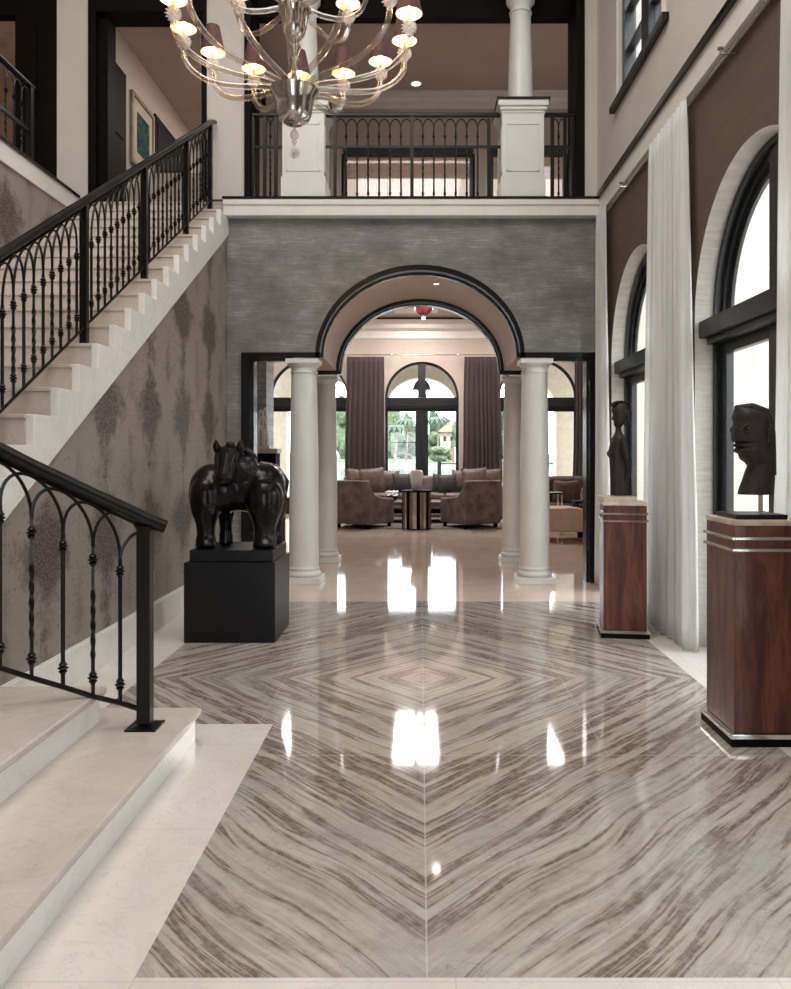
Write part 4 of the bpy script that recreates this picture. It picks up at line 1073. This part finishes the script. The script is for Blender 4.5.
# maroon flush lamp
t=thing('ceiling_lamp',(.09,18.9,4.75),'dark red glass lamp under the far room ceiling, seen through the arch','ceiling light')
m=MB(); m.lathe([(.02,4.82),(.09,4.83),(.16,4.88),(.21,4.97),(.215,5.02),(.2,5.02)],(.09,18.9,0),28); m.build('lamp_shade',M['maroon'],t)
m=MB(); m.lathe([(.02,5.0),(.02,5.1)],(.09,18.9,0),12); m.build('stem',M['steel'],t)
m=MB(); m.ell((.09,18.9,4.76),(.05,.05,.05),12,8); m.build('crystal_drop',M['cup'],t)

# fireplace wall and things seen past the left columns
SB('wall_chimney_breast',M['tiles'],(-3.9,-2.72,14.0,14.7,0,4.3))
t=thing('mantel_cabinet',(-2.75,13.75,0),'brown cabinet with pale top beside the tiled chimney breast','cabinet')
m=MB(); m.box(-2.83,-2.47,13.55,13.95,.1,1.53); m.build('body',M['darkwood'],t,smooth=False)
m=MB(); m.box(-2.86,-2.44,13.52,13.97,1.53,1.61); m.build('top',M['beigestone'],t,smooth=False)
m=MB(); m.box(-2.8,-2.5,13.58,13.92,0,.1); m.build('plinth',M['plinth'],t,smooth=False)
t=thing('mantel_shelf',(-3.1,13.75,1.58),'short black shelf on the tiled chimney breast','shelf')
m=MB(); m.box(-3.6,-2.87,13.7,14.0,1.58,1.68); m.build('board',M['plinth'],t,smooth=False)
t=thing('loop_sculpture',(-2.72,13.72,1.61),'white looped openwork sculpture on the pale cabinet top','sculpture')
m=MB(); m.box(-2.82,-2.6,13.65,13.8,1.61,1.66); m.build('base',M['whitestone'],t,smooth=False)
for k,(dx,w,h) in enumerate(((-.03,.05,.62),(.0,.07,.52),(.03,.04,.66),(-.05,.03,.35),(.05,.03,.3))):
    m=MB(); m.tube([(-2.72+dx+w*cos(PI*q/14),13.72+.02*k-.04,1.66+h*sin(PI*q/14)**.6) for q in range(15)],.012,8); m.build('loop',M['whitestone'],t)
t=thing('side_table',(-2.32,13.6,0),'dark red wooden side table seen behind the horse rump','table')
m=MB(); m.box(-2.42,-2.0,13.35,13.85,.7,.78); m.build('tabletop',M['veneer'],t,smooth=False)
m=MB(); m.box(-2.4,-2.05,13.4,13.8,.5,.7); m.build('apron',M['veneer'],t,smooth=False)
for x in (-2.4,-2.1):
    for y in (13.4,13.75): m=MB(); m.box(x,x+.05,y,y+.05,0,.5); m.build('leg',M['veneer'],t,smooth=False)
# right side seating
t=thing('curved_sofa',(3.1,17.2,0),'dark brown sofa with sloping arm seen past the right columns','sofa')
m=MB(); m.box(2.4,4.0,16.9,17.9,.12,.45); m.build('base',M['sofa_dark'],t,bevel=.04)
m=MB(); m.prism([(16.75,.12),(17.05,.12),(17.05,.45),(17.0,.98),(16.85,1.04),(16.72,.95)],'x',2.5,3.95); m.v=[(x,34.6-y,z) for x,y,z in m.v]; m.build('backrest',M['sofa_dark'],t,bevel=.05)
m=MB(); m.prism([(16.8,.12),(17.95,.12),(17.95,1.08),(17.5,1.0),(17.1,.75),(16.8,.6)],'x',3.75,4.0); m.build('armrest',M['sofa_dark'],t,bevel=.05)
m=MB(); m.prism([(16.8,.12),(17.95,.12),(17.95,1.0),(17.5,.9),(17.1,.7),(16.8,.6)],'x',2.35,2.55); m.build('armrest',M['sofa_dark'],t,bevel=.05)
for x in (2.5,3.85):
    for y in (16.95,17.8): m=MB(); m.box(x-.04,x+.04,y-.04,y+.04,0,.12); m.build('leg',M['darkwood'],t,smooth=False)
for px,lab,ry in ((563,'brown cushion on the dark sofa, next to the front right column',.1),(573,'brown cushion on the dark sofa, nearer its sloping arm',-.1)):
    c=cushion(px,0,.5,M['cushion'],lab,0,ry,17.05 if px<570 else 17.25,'cushions on the dark sofa'); c.location.z=.46
t=thing('cream_bench',(2.75,14.1,0),'cream leather bench with rounded top at right behind the columns','bench')
m=MB(); m.prism([(2.05,.16),(3.02,.16),(3.03,.3),(3.0,.45),(2.9,.54),(2.7,.575),(2.05,.575)],'y',13.75,14.5); m.build('seat',M['cream_leather'],t,bevel=.03,seg=3)
for x in (2.15,2.92):
    for y in (13.85,14.4): m=MB(); m.box(x-.05,x+.05,y-.05,y+.05,0,.16); m.build('leg',M['darkwood'],t,smooth=False)
t=thing('chrome_side_table',(2.35,15.3,0),'small square chrome legged table beside the dark sofa','table')
m=MB(); m.box(2.25,2.75,15.1,15.6,.78-.03,.78); m.build('tabletop',M['plinth'],t,smooth=False)
for x in (2.27,2.70):
    for y in (15.12,15.55): m=MB(); m.box(x,x+.025,y,y+.025,0,.75); m.build('leg',M['steel'],t,smooth=False)
t=thing('drinks_table',(3.25,15.6,0),'small dark table with a glass bottle beside the cream bench','table')
m=MB(); m.box(3.02,3.5,15.4,15.8,.55,.6); m.build('tabletop',M['plinth'],t,smooth=False)
for x in (3.05,3.44):
    for y in (15.42,15.74): m=MB(); m.box(x,x+.04,y,y+.04,0,.55); m.build('leg',M['plinth'],t,smooth=False)
o=MB().lathe([(.04,0),(.045,.02),(.045,.12),(.02,.17),(.018,.24),(.024,.25)],(3.2,15.6,.6),14).build('glass_bottle',M['crystal']); tag(o,'clear glass bottle on the small dark table at right','bottle')

# ------------------------------------------------------------------ outside
SB('ground_patio',M['paving'],(-30,30,21.25,45,-.25,-.05),(2.6,30,-20,21.25,-.25,-.05))
SB('floor_loggia',M['paving'],(-6.6,6.6,21.25,24.6,-.05,-.005))
SB('ground_water',M['water'],(-150,150,45,178,-1.6,-1.2))
m=MB(); m.prism([(178,-1.6),(178,-.35),(180,-.3),(235,1.2),(420,2.0),(420,-1.6)],'x',-220,220); struct(m.build('ground_lawn',M['grass'],origin=(0,0,0),smooth=False))
SB('wall_seawall',M['paving'],(-150,150,177,178.2,-1.6,-.3))
# loggia
pts=[(-6.6,0)]
for xc,r in ((-2.95,1.1),(.05,1.1),(3.13,1.0)): pts+=[(xc-r,0)]+[(x,z) for x,z in reversed(arc(xc,2.85,r,1.0))]+[(xc+r,0)]
pts+=[(6.6,0),(6.6,5.0),(-6.6,5.0)]
m=MB(); m.prism(pts,'y',24.0,24.5); struct(m.build('wall_loggia',simple('loggia stucco',(226,216,196),.8,var=.02),origin=(0,0,0),angle=30))
SB('ceiling_loggia',M['extwall'],(-6.6,6.6,21.25,24.5,4.7,5.0))
t=thing('hanging_lantern',(.05,22.6,3.1),'glazed lantern hanging outside the centre garden window','lantern')
m=MB(); m.lathe([(.05,3.72),(.2,3.55),(.26,3.4),(.28,3.38),(.28,3.36)],(.05,22.6,0),6); m.build('roof',M['darkframe'],t,smooth=False)
m=MB(); m.lathe([(.24,3.05),(.26,3.36)],(.05,22.6,0),6); m.build('glass',M['pane'],t,smooth=False)
for q in range(6):
    a=q*PI/3; m=MB(); m.tube([(.05+.24*cos(a),22.6+.24*sin(a),3.05),(.05+.26*cos(a),22.6+.26*sin(a),3.37)],.012,6); m.build('bar',M['darkframe'],t)
m=MB(); m.lathe([(.1,3.0),(.25,3.02),(.25,3.05)],(.05,22.6,0),6); m.build('base',M['darkframe'],t,smooth=False)
m=MB(); m.tube([(.05,22.6,3.7),(.05,22.6,4.7)],.015,6); m.build('chain',M['darkframe'],t)
# porch wall across from the right-hand windows
SB('wall_porch',M['extwall'],(2.56,12,10.3,10.6,-.05,6.5))
SB('wall_garden',M['extwall'],(11,11.3,-20,10.3,-.05,3.0))
SB('ceiling_added_sun_block',M['plaster'],(-6.6,3.0,-10.5,-3.85,7.6,7.9))  # unseen slab added to keep sun patches off the hall floor
# patio fence
t=thing('patio_fence',(1.2,43,-.05),'thin dark fence with a post at the edge of the patio','fence')
m=MB(); m.box(.95,1.15,43,43.1,-.05,1.15); m.build('post',M['iron'],t,smooth=False)
m=MB(); m.box(1.15,9,43,43.05,1.0,1.06); m.build('rail',M['iron'],t,smooth=False)
def blob(m,c,r,n=18,k=12,jag=.25):
    vs=[];fs=[]; ph=[random.uniform(0,6) for _ in range(6)]
    for i in range(k+1):
        a=PI*i/k
        for q in range(n):
            b=2*PI*q/n
            f=1+jag*(.5*sin(5*a+ph[0])*sin(4*b+ph[1])+.35*sin(9*a+ph[2])*sin(8*b+ph[3]))+random.uniform(-.09,.09)
            vs.append((c[0]+r[0]*f*sin(a)*cos(b),c[1]+r[1]*f*sin(a)*sin(b),c[2]+r[2]*f*cos(a)))
    for i in range(k):
        for q in range(n): q2=(q+1)%n; fs.append((i*n+q,(i+1)*n+q,(i+1)*n+q2,i*n+q2))
    m.add(vs,fs)
def PXY(px,py,Y): return ((px-420)*Y/791, Y, 1.5-(py-455)*Y/791)
def tree(px,pyb,pyt,wpx,Y,mat,label,name='leafy_tree'):
    x,_,zb=PXY(px,pyb,Y); zt=PXY(px,pyt,Y)[2]; w=wpx*Y/791/2; h=zt-zb
    zb-=.5
    t=thing(name,(x,Y,zb),label,'tree','trees and shrubs across the water')
    m=MB(); m.tube([(x,Y,zb),(x+.1,Y,zb+h*.5)],[.35,.2],8); m.build('trunk',M['bark'],t)
    m=MB()
    for q in range(9):
        a=q*2.4; rr=.55*w*math.sqrt(q/9)
        blob(m,(x+rr*cos(a),Y+rr*sin(a),zb+h*(.22+.62*((q*5)%9)/9)),(w*.55,w*.55,h*.22),14,9,.3)
    m.build('foliage',mat,t,angle=20)
for args in ((392,459,404,22,215,M['leaf2'],'pale green tree at the left of the garden view'),(380,459,398,20,230,M['leaf'],'dark green tree partly behind the left curtain'),(408,459,412,14,240,M['leaf2'],'pale tree just left of the centre mullion'),(434,459,408,14,245,M['leaf'],'tree just right of the centre mullion'),(446,459,415,18,262,M['leaf'],'broad tree behind the orange roofed house'),(458,459,420,16,222,M['leaf2'],'tree right of the orange roofed house'),(400,459,432,30,225,M['leaf'],'low dark green tree below the palms'),(388,460,425,20,236,M['leaf'],'bushy dark tree behind the shorter palm'),(412,460,422,16,252,M['leaf'],'dark tree just left of the centre mullion'),(436,460,430,22,238,M['leaf2'],'pale bushy tree behind the round shrub'),(345,459,395,26,210,M['leaf2'],'pale tree seen in the left side window'),(500,459,395,26,210,M['leaf'],'tree seen in the right side window')):
    tree(*args)
for args in ((440,461,444,24,190,M['leaf2'],'rounded light green shrub on the far lawn'),(455,461,447,16,200,M['leaf'],'dark shrub beside the round light one'),(384,461,447,16,216,M['leaf'],'low dark shrub at the left of the far lawn'),(404,461,450,16,208,M['leaf'],'low shrub under the palm trees')):
    tree(*args,name='shrub')
def palm(px,pyt,Y,label):
    x,_,zb=PXY(px,459,Y); zt=PXY(px,pyt,Y)[2]
    t=thing('palm_tree',(x,Y,zb-.5),label,'palm tree','palm trees across the water')
    m=MB(); m.tube([(x,Y,zb-.5),(x+.3,Y,(zb+zt)/2),(x,Y,zt)],[.3,.22,.2],8); m.build('trunk',M['bark'],t)
    for q in range(14):
        a=q*2*PI/14+.2; L_=3.4; m=MB(); pts=[(x+L_*u*cos(a),Y+L_*u*sin(a),zt+1.8*u-3.6*u*u) for u in (0,.2,.4,.6,.8,1)]
        m.tube(pts,[.1,.45,.55,.5,.35,.05],4,ry=.05); m.build('frond',M['palm'],t)
for a in ((406,420,200,'palm tree left of the centre mullion'),(395,426,180,'shorter palm tree near the left curtain'),(437,418,210,'palm tree right of the centre mullion')): palm(*a)
x,_,z=PXY(452,446,225)
t=thing('house',(x,228,z-3),'pink house with orange tiled roof across the water','house')
m=MB(); m.box(x-3.2,x+6,226,234,z-4,z+4); m.build('walls',M['housewall'],t,smooth=False)
m=MB(); m.add([(x-4.2,225,z+4),(x+7,225,z+4),(x+7,235,z+4),(x-4.2,235,z+4),(x-.2,230,z+7.4),(x+3,230,z+7.4)],[(0,1,5,4),(1,2,5),(2,3,4,5),(3,0,4),(0,3,2,1)]); m.build('roof',M['roof'],t,smooth=False)
for q in range(4): m=MB(); m.box(x-2.4+q*2,x-1.6+q*2,225.9,226,z+1.4,z+2.8); m.build('window',M['darkframe'],t,smooth=False)
x,_,z=PXY(454,461,182)
t=thing('dock_sign',(x,182,z),'red and white upright panel at the water edge','panel')
m=MB(); m.box(x-.5,x+.1,182,182.3,z-.5,z+3); m.build('red_board',M['redpaint'],t,smooth=False)
m=MB(); m.box(x+.1,x+.6,182,182.3,z-.5,z+3.2); m.build('white_board',M['whitestone'],t,smooth=False)

# ------------------------------------------------------------------ light
wd=bpy.data.worlds.new('World'); S.world=wd; wd.use_nodes=True
nt=wd.node_tree; bg=nt.nodes['Background']; bg.inputs[0].default_value=(.88,.94,1.0,1); bg.inputs[1].default_value=5.0
def light(name,kind,loc,rot,e,col=(1,1,1),**k):
    l=bpy.data.lights.new(name,kind); l.energy=e; l.color=col
    for a,v in k.items():
        if a=='portal': l.cycles.is_portal=True
        else: setattr(l,a,v)
    o=bpy.data.objects.new(name,l); COL.objects.link(o); o.location=loc; o.rotation_euler=rot; return o
light('sun','SUN',(0,-10,30),(math.radians(38),0,0),1.5,(1,.96,.9),angle=.05)
# portals in the real window openings
def portal(loc,rot,sx,sy): light('window_portal','AREA',loc,rot,1,portal=True,shape='RECTANGLE',size=sx,size_y=sy)
for yc,r in tuple(AW)+(AW3,): portal((2.5,yc,1.8),(0,PI/2,0),3.6,2.1)     # faces -x
for wa,wb in UW: portal((2.45,(wa+wb)/2,6.4),(0,PI/2,0),2.4,wb-wa)
portal((-.8,-3.85,1.45),(-PI/2+PI,0,0),2.0,2.9)
for xc,r in LW: portal((xc,21.35,2.0),(-PI/2,0,0),2.1,4.0)
for a,b in ops: portal(((a+b)/2,12.62,5.35),(-PI/2,0,0),b-a,1.75)
# unseen ceiling panels added as fill, then the vault spot
def fill_panel(x,y,z,sx,sy,e,col,label,name='added_fill_panel'):
    t=thing(name,(x,y,z),label,'ceiling light','added unseen fill light panels')
    m=MB(); a,b=sx/2+.05,sy/2+.05
    m.box(x-a,x+a,y-b,y+b,z-.03,z-.0); m.build('frame',M['trim_white'],t,smooth=False)
    l=light('lamp','AREA',(0,0,-.04),(0,0,0),e,col,shape='RECTANGLE',size=sx,size_y=sy); l.parent=t
fill_panel(-1.2,3.4,8.6,4.5,5.0,320,(1,.97,.94),'large added fill light panel in the hall ceiling, unseen above the frame')  # added to lift the hall brightness from out of view
fill_panel(-.2,9.8,7.12,3.2,.25,14,(1,.93,.87),'added fill light panel over the upper hall, hidden by the header')  # added fill for the upper hall, tucked behind the header
fill_panel(-2.68,12.2,6.84,.2,4,22,(1,.93,.87),'added fill light panel in the left upper hall, hidden by the pilaster')  # added fill for the left hall, tucked behind the pilaster
fill_panel(-.36,18.4,5.1,.44,3.0,105,(1,.96,.92),'left of the paired light panels added in the far room ceiling for floor reflections')  # far room panels added to give bright reflections on the floor
fill_panel(.17,18.4,5.1,.44,3.0,105,(1,.96,.92),'right of the paired light panels added in the far room ceiling for floor reflections')
fill_panel(-3.1,18.4,5.1,.4,3.0,90,(1,.95,.90),'added light panel at the left side of the far room ceiling for floor reflections')
fill_panel(2.9,18.4,5.1,.4,3.0,90,(1,.95,.90),'added light panel at the right side of the far room ceiling for floor reflections')
def spot(x,y,z,e):
    t=thing('recessed_spot',(x,y,z),'small recessed spot lamp in the arch soffit','ceiling light','recessed spots in the vault')
    m=MB(); m.lathe([(.035,z-.006),(.04,z-.004),(.04,z+.01)],(x,y,0),16,cap=False); m.build('ring',M['trim_white'],t)
    m=MB(); m.lathe([(.033,z-.002),(.033,z+.008)],(x,y,0),16); m.build('lens',M['downlight'],t)
    l=light('lamp','AREA',(0,0,-.02),(0,0,0),e,(1,.86,.72),shape='DISK',size=.08); l.parent=t
spot(.2,9.7,3.60,.8)

S.view_settings.view_transform='Standard'; S.view_settings.look='None'; S.view_settings.gamma=1; S.view_settings.use_curve_mapping=False
S.view_settings.exposure=0.42
